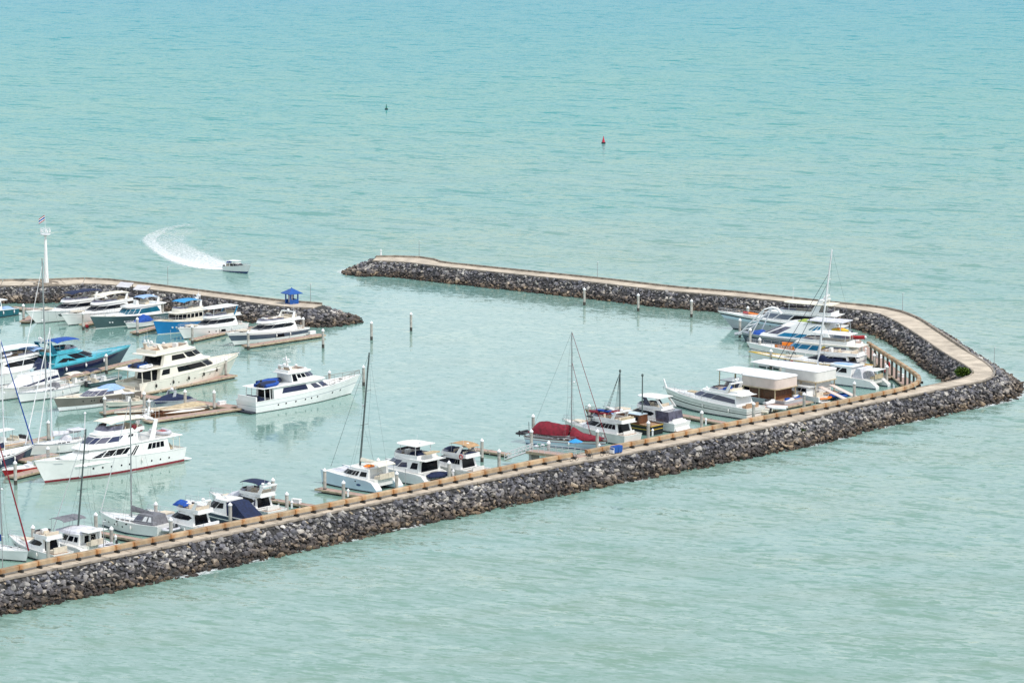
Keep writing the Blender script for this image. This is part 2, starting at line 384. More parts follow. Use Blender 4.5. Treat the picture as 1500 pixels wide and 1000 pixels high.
SHAPES = [rock_shape(100 + i) for i in range(14)]
ROCKMESH = []
for i, (v, f) in enumerate(SHAPES * 3):
    me = bpy.data.meshes.new('rock'); me.from_pydata(v, [], f); me.materials.append(M['rock'])
    a = me.attributes.new('tone', 'FLOAT', 'POINT'); t = (i * .381966 + .07) % 1; t = t * .9 + .04
    a.data.foreach_set('value', [t] * len(v)); ROCKMESH.append(me)
EYE = Vector((0, 0, H))


def rocks(root, spots, n_parts):
    """spots: (position, radius). The ones that show largest become parts, the rest one mesh of rubble"""
    def shown(s):
        p = s[0]; px = 750 + F * p.x / p.y
        return (s[1] / (p - EYE).length if -5 < px < 1505 and p.z > .15 and s[3] else 0)
    spots = sorted(spots, key=shown, reverse=True); r = random.Random(3)
    for p, rad, fl, _ in spots[:n_parts]:
        o = link('rock', r.choice(ROCKMESH), root); o.location = p; o.scale = (rad, rad, rad * fl)
        o.rotation_euler = (r.uniform(-.7, .7), r.uniform(-.7, .7), r.uniform(0, 6.28))
    V = []; Fc = []; T = []
    for p, rad, fl, _ in spots[n_parts:]:
        v, f = r.choice(SHAPES); mx = Matrix.Translation(p) @ Matrix.Rotation(r.uniform(0, 6.28), 4, 'Z') @ Matrix.Rotation(r.uniform(-.7, .7), 4, 'X') @ Matrix.Rotation(r.uniform(-.7, .7), 4, 'Y') @ Matrix.Diagonal((rad, rad, rad * fl, 1))
        o = len(V); V += [tuple(mx @ q) for q in v]; Fc += [tuple(o + i for i in q) for q in f]
        t = mnoise.noise(p * .09) * .24 + r.betavariate(1.15, 1.5); T += [max(.02, min(.98, t))] * len(v)
    me = bpy.data.meshes.new('rubble'); me.from_pydata(V, [], Fc); me.materials.append(M['rock'])
    a = me.attributes.new('tone', 'FLOAT', 'POINT'); a.data.foreach_set('value', T)
    tag(link('rubble', me, root), kind='stuff')


def breakwater(name, label, pairs, s_out, s_in, tip_first, tip_last, n_parts, seen_out, seen_in):
    root = thing(name, label, 'breakwater')
    A = [at(*p[0], CR) for p in pairs]; B = [at(*p[1], CR) for p in pairs]
    mid = [(a + b) / 2 for a, b in zip(A, B)]; wid = []
    for i in range(len(mid)):
        t = (mid[min(i + 1, len(mid) - 1)] - mid[max(i - 1, 0)]).normalized(); n = Vector((-t.y, t.x, 0)); wid.append(abs((A[i] - B[i]).dot(n)))
    wid = [max(3.6, min(w, 8)) for w in wid]
    side = 1 if (A[1] - B[1]).dot(Vector((-(mid[2] - mid[0]).y, (mid[2] - mid[0]).x, 0))) > 0 else -1
    C = catmull([Vector((m.x, m.y, w)) for m, w in zip(mid, wid)], 4.6)
    N = len(C); Wd = [c.z for c in C]; C = [Vector((c.x, c.y, CR)) for c in C]; nor = []
    for i in range(N):
        t = (C[min(i + 1, N - 1)] - C[max(i - 1, 0)]).normalized(); nor.append(Vector((-t.y, t.x, 0)) * side)
    O = [c + n * w / 2 for c, n, w in zip(C, nor, Wd)]; I = [c - n * w / 2 for c, n, w in zip(C, nor, Wd)]
    so_ = [s_out(C[i]) for i in range(N)]; si_ = [s_in(C[i]) for i in range(N)]
    dn = Vector((0, 0, CR + .7)); lo = Vector((0, 0, .18))
    mb = MB()      # rubble core under the walkway, open at nothing
    rings = [[O[i] + nor[i] * (so_[i] + .6) - dn, O[i] + nor[i] * .25 - lo, I[i] - nor[i] * .25 - lo, I[i] - nor[i] * (si_[i] + .6) - dn] for i in range(N)]
    for e, k, sg in ((0, tip_first, -1), (N - 1, tip_last, 1)):
        if k:
            t = (C[min(e + 1, N - 1)] - C[max(e - 1, 0)]).normalized() * sg
            rg = [C[e] + t * k - dn + nor[e] * 2, O[e] + t * .8 - lo * 2, I[e] + t * .8 - lo * 2, C[e] + t * k - dn - nor[e] * 2]
            rings = [rg] + rings if sg < 0 else rings + [rg]
    mb.loft(rings, True).build('core', 'core', root, smooth=False)
    g = .03
    for i in range(N - 1):      # walkway slabs
        a, b = O[i].lerp(O[i + 1], g / 2), O[i].lerp(O[i + 1], 1 - g / 2); c, d = I[i + 1].lerp(I[i], g / 2), I[i + 1].lerp(I[i], 1 - g / 2)
        z = Vector((0, 0, .2)); MB().hexa([a - z, b - z, c - z, d - z, a, b, c, d]).build('slab', 'path', root, smooth=False)
    ph = lambda c: .13 if seen_out(c) else .42
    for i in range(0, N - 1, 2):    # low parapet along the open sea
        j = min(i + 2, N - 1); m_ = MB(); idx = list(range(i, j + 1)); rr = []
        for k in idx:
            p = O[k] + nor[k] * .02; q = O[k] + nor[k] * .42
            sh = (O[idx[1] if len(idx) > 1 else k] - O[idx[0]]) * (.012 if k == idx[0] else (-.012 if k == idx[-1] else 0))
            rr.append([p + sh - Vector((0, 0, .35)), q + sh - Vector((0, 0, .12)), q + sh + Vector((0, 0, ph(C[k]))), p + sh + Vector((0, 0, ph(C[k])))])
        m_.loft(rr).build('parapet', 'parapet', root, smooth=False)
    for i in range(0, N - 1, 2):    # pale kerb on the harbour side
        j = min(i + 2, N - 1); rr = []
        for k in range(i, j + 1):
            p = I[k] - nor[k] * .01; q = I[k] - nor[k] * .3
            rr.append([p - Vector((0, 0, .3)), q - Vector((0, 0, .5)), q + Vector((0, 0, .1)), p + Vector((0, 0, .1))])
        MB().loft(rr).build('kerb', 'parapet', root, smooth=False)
    r = random.Random(11); sp = []
    def slope(p0, n, s, L, vis):
        area = L * math.hypot(s, CR); k = int(area * 4.2)
        for _ in range(k):
            t = r.random(); rad = r.choice((.28, .34, .40, .46, .52, .6, .72, .95)) * r.uniform(.8, 1.15)
            p = p0(r.random()) + n * (s * t + r.uniform(-.1, .25)); z = lerp(CR - .3, -.25, t ** .92) + r.uniform(-.1, .2)
            sp.append((Vector((p.x, p.y, z)), rad * .76, r.uniform(.75, 1.1), vis))
    for i in range(N - 1):
        L = (C[i + 1] - C[i]).length
        slope(lambda q, i=i: O[i].lerp(O[i + 1], q) + nor[i] * .55, nor[i], so_[i], L, seen_out(C[i]))
        slope(lambda q, i=i: I[i].lerp(I[i + 1], q) - nor[i] * .35, -nor[i], si_[i], L, seen_in(C[i]))
    for e, k, sg in ((0, tip_first, -1), (N - 1, tip_last, 1)):
        if not k: continue
        t = (C[min(e + 1, N - 1)] - C[max(e - 1, 0)]).normalized() * sg
        for _ in range(int(k * 36)):
            ang = r.uniform(-1.7, 1.7); dr = t * math.cos(ang) + nor[e] * math.sin(ang); u = math.sqrt(r.random())
            kk = lerp(5.5, k, max(0, math.cos(ang))); p = C[e] + nor[e] * math.sin(ang) * Wd[e] * .45 + dr * (u * kk + .4)
            sp.append((Vector((p.x, p.y, lerp(CR - .3, -.25, u) + r.uniform(-.1, .25))), r.uniform(.45, .85), r.uniform(.75, 1.1), True))
    rocks(root, sp, n_parts)
    return dict(root=root, O=O, I=I, C=C, nor=nor, so=so_, si=si_)


MAIN = [((550, 377), (546, 381.6)), ((580, 374.6), (580, 385)), ((608, 375.5), (612, 387.5)), ((632, 383), (642, 390)), ((693, 390), (693, 395)), ((800, 401), (800, 406)), ((880, 409), (880, 414.5)), ((980, 420.5), (980, 426)), ((1080, 429), (1080, 434.5)), ((1220, 444), (1220, 449)), ((1265, 448), (1262, 454.5)), ((1296, 452), (1293, 460)), ((1318, 456.5), (1308, 467)), ((1340, 465), (1324, 476.5)), ((1362, 479), (1345, 490)), ((1386, 495), (1366, 504)), ((1410, 511), (1388, 519)), ((1430, 523), (1408, 531)), ((1446, 534), (1422, 540)), ((1455, 546), (1427, 545)), ((1447, 555), (1422, 550)), ((1425, 561), (1408, 555)), ((1391, 567), (1385, 560)), ((1334, 579), (1330, 571)), ((1220, 602), (1220, 591)), ((1140, 622), (1140, 610)), ((940, 660), (940, 648)), ((817, 683), (817, 671)), ((700, 706), (700, 695)), ((480, 751), (480, 740)), ((352, 778), (352, 767)), ((240, 801), (240, 790)), ((119, 825), (119, 813)), ((0, 849), (0, 837)), ((-90, 868), (-90, 856))]
LEFT = [((-120, 413), (-120, 421)), ((0, 409.6), (0, 420.5)), ((40, 408.5), (40, 421)), ((66, 408.5), (66, 421)), ((96, 408.5), (98, 418.4)), ((128, 409), (130, 415.5)), ((160, 411), (160, 417)), ((200, 415), (200, 421)), ((240, 420), (240, 426.5)), ((327, 431), (327, 437)), ((400, 440), (400, 447)), ((440, 443.5), (440, 451)), ((466, 446), (464, 451))]
YC = at(1430, 548).y   # depth of the corner
def is_far(c): return c.y > YC + 6
def s_in_main(c):
    px = 750 + F * c.x / c.y
    if is_far(c): return lerp(lerp(4.2, 5.0, sstep(1200, 1270, px)), 3.7, sstep(1300, 1350, px))
    return lerp(1.0, 4.0, sstep(1365, 1405, px))
BW = breakwater('breakwater', 'long rock breakwater with a pale walkway that bends sharply at its right hand corner', MAIN, lambda c: 5.6, s_in_main, 7.5, 0, 300, lambda c: not is_far(c), is_far)
BL = breakwater('breakwater', 'shorter rock breakwater carrying the white beacon tower and the blue kiosk', LEFT, lambda c: 5.0, lambda c: 6.0, 0, 9.5, 170, lambda c: False, lambda c: True)

# pale drain blocks that poke out of the sea slope of the long arm
dm = MB().box(-.15, .15, -.3, .3, -.3, .2).mesh('drain_block', 'dockedge', False)
for i in range(4, len(BW['C']) - 1):
    c = BW['C'][i]
    if not is_far(c):
        o = link('drain_block', dm, BW['root']); n = BW['nor'][i]; p = BW['O'][i] + n * .75; o.location = (p.x, p.y, CR - .62); o.rotation_euler = (.3, 0, math.atan2(n.y, n.x) + 1.57)

# ---------------------------------------------------------------- foam
def foam_mat(name, dens, scale):
    m = bpy.data.materials.new(name); m.use_nodes = True; N, L = nodes_of(m); b = N['Principled BSDF']; b.inputs['Base Color'].default_value = (.82, .85, .85, 1); b.inputs['Roughness'].default_value = .9
    g = N.new('ShaderNodeNewGeometry'); mp = N.new('ShaderNodeMapping'); mp.inputs['Scale'].default_value = (1, 1.2, 1); L.new(g.outputs['Position'], mp.inputs[0])
    no = N.new('ShaderNodeTexNoise'); no.inputs['Scale'].default_value = scale; no.inputs['Detail'].default_value = 8; no.inputs['Roughness'].default_value = .8; L.new(mp.outputs[0], no.inputs['Vector'])
    a = N.new('ShaderNodeAttribute'); a.attribute_name = 'fall'
    ad = N.new('ShaderNodeMath'); ad.operation = 'ADD'; L.new(no.outputs['Fac'], ad.inputs[0]); L.new(a.outputs['Fac'], ad.inputs[1])
    mr = N.new('ShaderNodeMapRange'); mr.inputs[1].default_value = 1.02 - dens; mr.inputs[2].default_value = 1.24 - dens; mr.inputs[4].default_value = .95; L.new(ad.outputs[0], mr.inputs[0]); L.new(mr.outputs[0], b.inputs['Alpha'])
    return m


M['foam'] = foam_mat('shore_foam', .22, .8); M['wake'] = foam_mat('wake_foam', .10, 1.3)


def foam_strip(name, cols, z, m):
    """cols: list of rows of (point, fall)"""
    n = len(cols[0]); me = bpy.data.meshes.new(name)
    me.from_pydata([(p.x, p.y, z) for r in cols for p, _ in r], [], [(k * n + i, k * n + i + 1, (k + 1) * n + i + 1, (k + 1) * n + i) for k in range(len(cols) - 1) for i in range(n - 1)])
    a = me.attributes.new('fall', 'FLOAT', 'POINT'); a.data.foreach_set('value', [f for r in cols for _, f in r]); me.materials.append(M[m])
    return tag(link(name, me), kind='stuff')


cols = []; rf = random.Random(5)
for i in range(2, len(BW['C'])):
    c = BW['C'][i]; px = 750 + F * c.x / c.y
    amt = (.14 + .28 * rf.random()) if not is_far(c) and px < 1380 else .4
    if is_far(c) and px < 1230: amt = .3
    w = 1.8 if amt < .39 else 3.2
    p0 = BW['O'][i] + BW['nor'][i] * (BW['so'][i] - .8)
    cols.append([(p0, amt + .05), (p0 + BW['nor'][i] * w * .4, amt), (p0 + BW['nor'][i] * w, amt * .35), (p0 + BW['nor'][i] * w * 1.8, -.3)])
foam_strip('foam', cols, .03, 'foam')
cols = []
for i in range(2, len(BW['C'])):
    c = BW['C'][i]
    if not is_far(c): continue
    p0 = BW['I'][i] - BW['nor'][i] * (BW['si'][i] - .8); cols.append([(p0, .2), (p0 - BW['nor'][i] * 1.0, .1), (p0 - BW['nor'][i] * 2, -.3)])
foam_strip('foam', cols, .03, 'foam')
tipc = BW['C'][0]; tdir = (BW['C'][0] - BW['C'][2]).normalized(); cols = []
for k in range(13):
    a = -1.9 + 3.8 * k / 12; d = tdir * math.cos(a) + BW['nor'][0] * math.sin(a); p = tipc + d * lerp(5, 7.6, max(0, math.cos(a)))
    cols.append([(p, .5), (p + d * 1.6, .35), (p + d * 4, -.3)])
foam_strip('foam', cols, .034, 'foam')
# wake of the speedboat: an outer and an inner curl of churned water
def wake(pts, amt, zz):
    P = catmull([at(x, y) + Vector((0, 0, w)) for x, y, w in pts], 2.5); n = len(P); cols = []
    for i, p in enumerate(P):
        t = (P[min(i + 1, n - 1)] - P[max(i - 1, 0)]); t.z = 0; t.normalize(); nn = Vector((-t.y, t.x, 0)); u = i / (n - 1); a = lerp(amt[0], amt[1], u) if u < .72 else lerp(lerp(amt[0], amt[1], .72), -.1, (u - .72) / .28)
        cols.append([(p + nn * p.z * q, a - (abs(q) ** 2) * .6) for q in (-1.3, -.75, -.3, .3, .75, 1.3)])
    foam_strip('wake_foam', cols, zz, 'wake')
wake([(338, 394, 1.8), (322, 393.5, 3.0), (300, 391, 5.2), (270, 383.5, 5.4), (243, 372.5, 4), (227, 361, 4), (219, 351, 4.5), (229, 342, 4.5), (254, 333, 4.5), (300, 325.5, 4), (350, 319, 3.5), (440, 311, 3)], (.72, .42), .03)
wake([(340, 391, 1.2), (330, 385, 1.6), (317, 374, 1.8), (303, 363, 2.6), (309, 355, 3.5), (320, 347, 4), (345, 339, 4), (390, 329, 3.5), (450, 321, 3)], (.50, .38), .05)
wake([(336, 391.5, 3), (315, 387, 8), (290, 378, 10), (262, 366, 11), (245, 354, 12), (256, 343, 11), (290, 334, 10), (340, 327, 9), (400, 321, 8)], (.66, .40), .07)
# white caps on the open sea
cols = None; V = []; Fc = []; fa = []; rw = random.Random(21)
for _ in range(170):
    y = rw.uniform(2, 400); x = rw.uniform(-20, 1520); p = at(x, y)
    if in_poly(p.x, p.y, HARB) or poly_dist(p.x, p.y, HARB) < 12 or rw.random() > .35 + .65 * (1 - y / 400): continue
    l = rw.uniform(.8, 3.2); w = rw.uniform(.4, 1.4); o = len(V); sk = rw.uniform(-.3, .3)
    for a in range(7):
        for q in (-1, 0, 1):
            u = a / 3 - 1; V.append((p.x + u * l, p.y + q * w + sk * u * l - u * u * w, .05)); fa.append(.55 - .7 * u * u - .4 * abs(q))
    Fc += [(o + a * 3 + q, o + a * 3 + q + 1, o + a * 3 + q + 4, o + a * 3 + q + 3) for a in range(6) for q in range(2)]
me = bpy.data.meshes.new('whitecaps'); me.from_pydata(V, [], Fc); a = me.attributes.new('fall', 'FLOAT', 'POINT'); a.data.foreach_set('value', fa); me.materials.append(M['wake'])
tag(link('whitecaps', me), kind='stuff')

# ================================================================ wave wall: jointed cap beam on brackets and piles
ww = thing('wave_wall', 'tan jointed concrete beam wall running beside the walkway on its harbour side', 'wall')
BT = 4.25
P = catmull([at(x, y, BT) for x, y in ((-90, 852), (0, 833), (70, 817.5), (150, 802), (200, 791.5), (314, 768.5), (480, 736), (700, 690), (830, 664), (940, 643.5), (1060, 619.5), (1140, 604), (1220, 588), (1296, 572), (1328, 564.5), (1343, 558), (1347, 552), (1342, 546), (1326, 534.5), (1296, 515.5), (1272, 500))], 3.4)
br_me = MB().box(-.16, .16, -.62, .3, -.45, 0).mesh('bracket', 'float', False)
pl_me = MB().box(-.25, .25, -.16, .16, -4.2, 0).mesh('pile', 'wet_shaded', False)  # piles dark over their full height: their shade is put into the colour
for i in range(len(P) - 1):
    a, b = P[i], P[i + 1]; t = (b - a).normalized(); n = Vector((-t.y, t.x, 0)); L = (b - a).length; px = 750 + F * a.x / a.y; py_far = a.y > at(1347, 552, BT).y
    z = math.atan2(t.y, t.x)
    if not (px > 828 and px < 850 and not py_far):
        me = bpy.data.meshes.new('beam'); hw = .36; g = .04; vv = []; ff = []
        prof = [(-hw, -.64), (hw, -.64), (hw, -.1), (hw - .1, 0), (-hw + .1, 0), (-hw, -.1)]
        xs_ = [g, .35, L * .5, L - .35, L - g]
        for x in xs_: vv += [(x, y, zz) for y, zz in prof]
        ff = [(k * 6 + q, k * 6 + (q + 1) % 6, k * 6 + 6 + (q + 1) % 6, k * 6 + 6 + q) for k in range(4) for q in range(6)] + [tuple(range(5, -1, -1)), tuple(24 + q for q in range(6))]
        me.from_pydata(vv, [], ff); at_ = me.attributes.new('stain', 'FLOAT', 'POINT'); at_.data.foreach_set('value', [s for s in (1, .75, .25, .6, .9) for _ in range(6)]); me.materials.append(M['beam'])
        o = link('beam', me, ww); o.location = a; o.rotation_euler = (0, 0, z)
    if not py_far:
        o = link('bracket', br_me, ww); o.location = a + t * .25 + n * -.1 - Vector((0, 0, .64)); o.rotation_euler = (0, 0, z)
    if px > 1250:
        for q in (.25,):
            o = link('pile', pl_me, ww); p = a.lerp(b, q + .1); o.location = p - Vector((0, 0, .63)); o.rotation_euler = (0, 0, z)
# ================================================================ pontoons
DZ = .55


def dock(label, a, b, w, ped=()):
    """floating pontoon along the pixel line a-b (its middle), w metres wide"""
    A, B = at(*a, DZ), at(*b, DZ); d = B - A; L = d.length; root = thing('pontoon', label, 'pontoon', ((A + B) / 2)[:], math.atan2(d.y, d.x), 'floating pontoons')
    n = max(1, round(L / 3.4))
    for i in range(n):
        x0 = -L / 2 + L * i / n + .03; x1 = -L / 2 + L * (i + 1) / n - .03
        MB().box(x0, x1, -w / 2 + .1, w / 2 - .1, -.14, 0).build('deck_panel', 'deckpink', root, smooth=False)
    for s in (-1, 1): MB().box(-L / 2, L / 2, s * (w / 2 - .05) - .06, s * (w / 2 - .05) + .06, -.26, .03).build('fascia', 'dockedge', root, smooth=False)
    for s in (-1, 1): MB().box(s * L / 2 - .05, s * L / 2 + .05, -w / 2, w / 2, -.27, .025).build('end_board', 'dockedge', root, smooth=False)
    k = max(2, round(L / 4.5))
    for i in range(k):
        c = -L / 2 + L * (i + .5) / k; MB().box(c - 1.5, c + 1.5, -w / 2 + .15, w / 2 - .15, -.85, -.15).build('float', 'float', root, smooth=False)
    m = MB()
    for i in range(1, k):
        for s in (-1, 1):
            c = -L / 2 + L * i / k; m.box(c - .2, c + .2, s * (w / 2 - .28) - .04, s * (w / 2 - .28) + .04, .03, .14).box(c - .06, c + .06, s * (w / 2 - .28) - .05, s * (w / 2 - .28) + .05, 0, .05)
    m.build('cleat', 'steel', root, smooth=False) if k > 1 else None
    return root


DOCKS = [
 ('main pontoon behind the moored yachts at the foot of the rocks below the beacon tower', (18, 450), (452, 487), 2.4),
 ('short finger with one pile beside the teal hulled boat at the left edge', (50, 462), (36, 470.5), 2.2),
 ('finger with a round red fender hanging on its end before the grey green hull', (190, 458), (121, 475), 1.9),
 ('finger between the grey green hull and the bright blue trawler', (262, 470), (196, 486.5), 2.0),
 ('finger in front of the white yacht with hardtop and blue arch panel', (365, 478), (282, 497), 1.7),
 ('long finger in front of the slate hulled flybridge yacht', (472, 489.5), (359, 506.5), 2.2),
 ('finger in front of the blue yacht with turquoise superstructure', (205, 526), (75, 558), 1.9),
 ('long finger along the cream three deck yacht', (341, 548.5), (160, 584), 2.4),
 ('main pontoon joining the cream yacht finger to the brown boat finger', (185, 577), (352, 596.5), 3.0),
 ('finger beside the brown covered boat, ending at a capped pile', (349, 597), (214, 616), 2.3),
 ('narrow finger end beside the small white runabout', (215, 593), (150, 604), 1.8),
 ('finger behind the blue furled headsail, by the yellow hulled boat', (74, 639), (-20, 660), 1.7),
 ('short wooden finger end beside the little red hulled boat', (64, 686), (17, 697.5), 2.3),
 ('finger under the bow of the white yacht with red waterline', (80, 664), (30, 674), 2.2),
 ('narrow finger beside the grey canvas covered sailing yacht at the left', (140, 778), (205, 790), 1.3),
 ('finger with capped pile beside the boat with navy sun top', (378, 728), (470, 742), 1.4),
 ('finger in front of the pale blue hulled catamaran', (466, 714.5), (545, 727), 1.7),
 ('finger between the power catamaran and the lifebuoy boat', (590, 690), (668, 701), 1.4),
 ('finger behind the lifebuoy boat, below the white gangway', (690, 656), (745, 664.5), 1.5),
 ('finger between the hardtop flybridge boat and the long black striped yacht', (990, 606), (1062, 619), 1.8),
 ('finger in front of the house yacht with blue windows', (1097, 503), (1140, 505.5), 1.8),
 ('main pink pontoon running beside the piled screen wall', (1237, 487), (1331, 563), 2.7),
 ('stub finger with red fender by the white twin hull cruiser', (1268, 549), (1304, 552), 1.3),
 ('stub finger behind the navy boom cover', (1255, 532), (1282, 535), 1.2),
 ('work pontoon with jet skis in front of the box canopy boat', (1092, 603), (1178, 586), 4.4),
]
for d_ in DOCKS: dock(*d_)

# ================================================================ mooring piles (pixel of the cap's tip, where it stands)
pm_shaft = MB().cyl((0, 0), .27, -3.2, 3.5, 0, 12).mesh('shaft', 'concrete'); pm_wet = MB().cyl((0, 0), .285, -3.2, .75, 0, 12).mesh('wet_band', 'wet_shaded')
pm_cap = MB().cyl((0, 0), .34, 3.45, 3.62, 0, 12).cyl((0, 0), .34, 3.62, 4.0, 0, 12, r2=.03).mesh('cap', 'cap')
PILES = [(34, 444.6, 'on the short finger beside the teal hulled boat'), (121.6, 456, 'on the finger with the red fender'), (201, 464.3, 'by the blue covered small boat'), (238, 441.7, 'at the foot of the rocks behind the blue trawler'),
 (281.4, 475.7, 'in front of the white yacht with blue arch panel'), (363.4, 484, 'in front of the slate hull'), (444, 464, 'at the inner end of the slate yacht finger'), (473, 481, 'off the outer end of the slate yacht finger'),
 (155.4, 517.7, 'off the bow of the turquoise yacht'), (282, 532, 'halfway along the cream yacht'), (330.6, 523.2, 'by the bow of the cream yacht'), (211, 573, 'behind the small white runabout'),
 (271, 569.8, 'behind the navy covered boat'), (313.5, 570.8, 'on the finger astern of the blue covered yacht'), (218, 584, 'at the end of the brown boat finger'), (153, 580, 'beside the taupe hull near its round emblem'),
 (482.4, 542, 'behind the foredeck of the white yacht with blue covers'), (532.5, 534.4, 'at the bow of the white yacht with blue covers'), (70.5, 615, 'near the furled headsails of the white ketch'), (146, 625.3, 'behind the white yacht with red waterline'),
 (22, 674, 'beside the little red hull'), (70, 653, 'between the ketch and the red waterline yacht'), (228, 734, 'beyond the grey sail cover'), (140, 749.5, 'at the bow of the sailing yacht with grey canvas'), (48, 768, 'behind the grey sun top boat'),
 (70, 787, 'against the cockpit of the small white cruiser at lower left'), (163, 770, 'in front of the sailing yacht with grey canvas'), (250, 757, 'behind the pale rail, by the white sedan'), (337, 735, 'in front of the navy cockpit covers'),
 (399.7, 699, 'behind the boat with navy sun top'), (420, 719.5, 'beside the navy sun top boat, close to the rail'), (475.5, 685, 'at the bow of the pale blue catamaran'), (503, 703, 'against the side of the pale blue catamaran'), (554, 670, 'between the two catamarans'),
 (581, 689.6, 'close to the rail astern of the pale blue catamaran'), (629.6, 659.6, 'by the white hardtop of the power catamaran'), (657.7, 674, 'beside the navy covered dinghy'), (706, 641.6, 'behind the boat with lifebuoy'),
 (731, 657, 'at the foot of the gangway'), (781, 606, 'behind the red boom tent'), (778.4, 628, 'in front of the red covered sailboat near its stern'), (863, 591, 'beside the kayaks'), (875, 628, 'at the bow of the red covered sailboat'),
 (803.6, 644.8, 'beside the railed platform'), (949.8, 615.5, 'beside the black wooden hull'), (1028, 600.7, 'on the finger left of the long black striped yacht'), (1104, 588, 'at the stern of the long black striped yacht'),
 (1178, 574, 'beside the jet skis'), (1129.4, 511, 'in front of the yellow trimmed cruiser'), (1143, 528, 'off the yellow trimmed hull near the headsail'), (1095.6, 448, 'behind the bow with orange toys'), (1084, 466, 'under the grey bow with orange toys'),
 (1099, 480, 'at the bow of the house yacht'), (1113, 494, 'on the finger of the house yacht'), (1227, 471, 'at the far end of the pink pontoon'), (1245, 485, 'on the pink pontoon, second from its far end'), (1262.6, 500, 'on the pink pontoon by the navy cover'),
 (1280.6, 517, 'in the middle of the pink pontoon'), (1299.4, 534, 'at the near end of the pink pontoon'), (1251.6, 558, 'beside the blue inflatable'),
 (544, 470, 'standing alone in open water left of the harbour mouth'), (602, 457, 'standing alone in open water in the harbour mouth'), (856, 421, 'in water below the long arm, leftmost of three'), (935, 429.5, 'in water below the long arm, middle of three'), (1013, 438, 'in water below the long arm, rightmost of three')]
for x, y, ph in PILES:
    p = at(x, y, 4.0); o = thing('mooring_pile', 'white capped concrete pile ' + ph, 'pile', (p.x, p.y, 0), RND.random() * 6, 'white capped mooring piles')
    for nm, me in (('shaft', pm_shaft), ('wet_band', pm_wet), ('cap', pm_cap)): link(nm, me, o)

# power pedestals near the wave wall
pe_b = MB().box(-.14, .14, -.14, .14, 0, .95).mesh('post', 'cap', False); pe_c = MB().cyl((0, 0), .26, .95, 1.3, 0, 8, r2=.04).mesh('top', 'cap')
for x, y, ph in ((427.5, 744, 'by the navy sun top boat'), (169.5, 795, 'by the grey canvas sailing yacht'), (510, 727, 'by the pale blue catamaran'), (664, 698, 'by the lifebuoy boat'), (878, 660, 'by the bow of the red covered sailboat'), (1034, 622, 'by the long striped yacht'), (956, 638, 'by the black wooden hull'), (1297, 541, 'on the pink pontoon'), (1268, 518, 'at the far end of the pink pontoon')):
    p = at(x, y, DZ); o = thing('power_pedestal', 'small white pointed power pedestal ' + ph, 'pedestal', p[:], 0, 'power pedestals'); link('post', pe_b, o); link('top', pe_c, o)

for x, y, rz, ph in ((325, 592, .7, 'on the brown finger astern of the blue covered yacht'), (457, 489, .7, 'at the corner of the slate yacht finger'), (300, 555, .75, 'beside the cream yacht'), (1254, 499, -1.2, 'on the pink pontoon near the blue inflatable'), (1320, 552, -1.2, 'at the near end of the pink pontoon'), (1288, 524, -1.2, 'in the middle of the pink pontoon'), (600, 693, -.5, 'on the finger behind the power catamaran'), (434, 736, -.5, 'on the finger right of the navy sun top boat')):
    p = at(x, y, DZ); o = thing('dock_box', 'white dock locker ' + ph, 'locker', p[:], rz, 'white dock lockers')
    b_ = MB().box(-.75, .75, -.38, .38, 0, .55, tx=.03, ty=.03).build('box', 'cap', o, smooth=False); MB().box(-.8, .8, -.42, .42, .552, .66, tx=.08, ty=.08).build('lid', 'offwhite', o, smooth=False)

# ================================================================ gangway and railed platform
gp = [at(*q) for q in ((778, 650, 2.6), (852, 669, 3.9))]
PZ = 2.7
A, B = at(779, 659, PZ), at(852, 668.5, 3.3); d = (B - A); L = d.length; h = math.atan2(d.y, d.x)
root = thing('platform', 'pink decked access platform with white railings bridging the beam wall', 'platform', A[:], h)
sl = (B.z - A.z) / Vector((d.x, d.y)).length; Lh = Vector((d.x, d.y)).length
for i in range(6):
    x0, x1 = Lh * i / 6 + .02, Lh * (i + 1) / 6 - .02; MB().hexa([(x0, -1.3, x0 * sl - .2), (x1, -1.3, x1 * sl - .2), (x1, 1.3, x1 * sl - .2), (x0, 1.3, x0 * sl - .2), (x0, -1.3, x0 * sl), (x1, -1.3, x1 * sl), (x1, 1.3, x1 * sl), (x0, 1.3, x0 * sl)]).build('deck_panel', 'deckpink', root, smooth=False)
MB().hexa([(0, -1.36, -.42), (Lh, -1.36, Lh * sl - .42), (Lh, -1.31, Lh * sl - .42), (0, -1.31, -.42), (0, -1.36, .03), (Lh, -1.36, Lh * sl + .03), (Lh, -1.31, Lh * sl + .03), (0, -1.31, .03)]).build('fascia', 'dockedge', root, smooth=False)
for s in (-1.25, 1.25):
    m = MB()
    for q in (.45, .75, 1.05): m.tube([(0, s, q), (Lh, s, Lh * sl + q)], .035)
    for i in range(9): x = Lh * i / 8; m.tube([(x, s, x * sl), (x, s, x * sl + 1.05)], .035)
    m.build('railing', 'whitealu', root)
for x in (.6, Lh * .5, Lh - .5): MB().box(x - .3, x + .3, -.9, .9, -5, x * sl - .22).build('pier', 'concrete', root, smooth=False)
E = at(741, 672, .9); d2 = E - A; G = thing('gangway', 'sloping white railed gangway from the platform down to a pontoon', 'gangway', A[:], math.atan2(d2.y, d2.x)); Lg = Vector((d2.x, d2.y)).length; sg = d2.z / Lg
MB().hexa([(0, -.6, -.15), (Lg, -.6, Lg * sg - .15), (Lg, .6, Lg * sg - .15), (0, .6, -.15), (0, -.6, 0), (Lg, -.6, Lg * sg), (Lg, .6, Lg * sg), (0, .6, 0)]).build('ramp', 'deckpink', G, smooth=False)
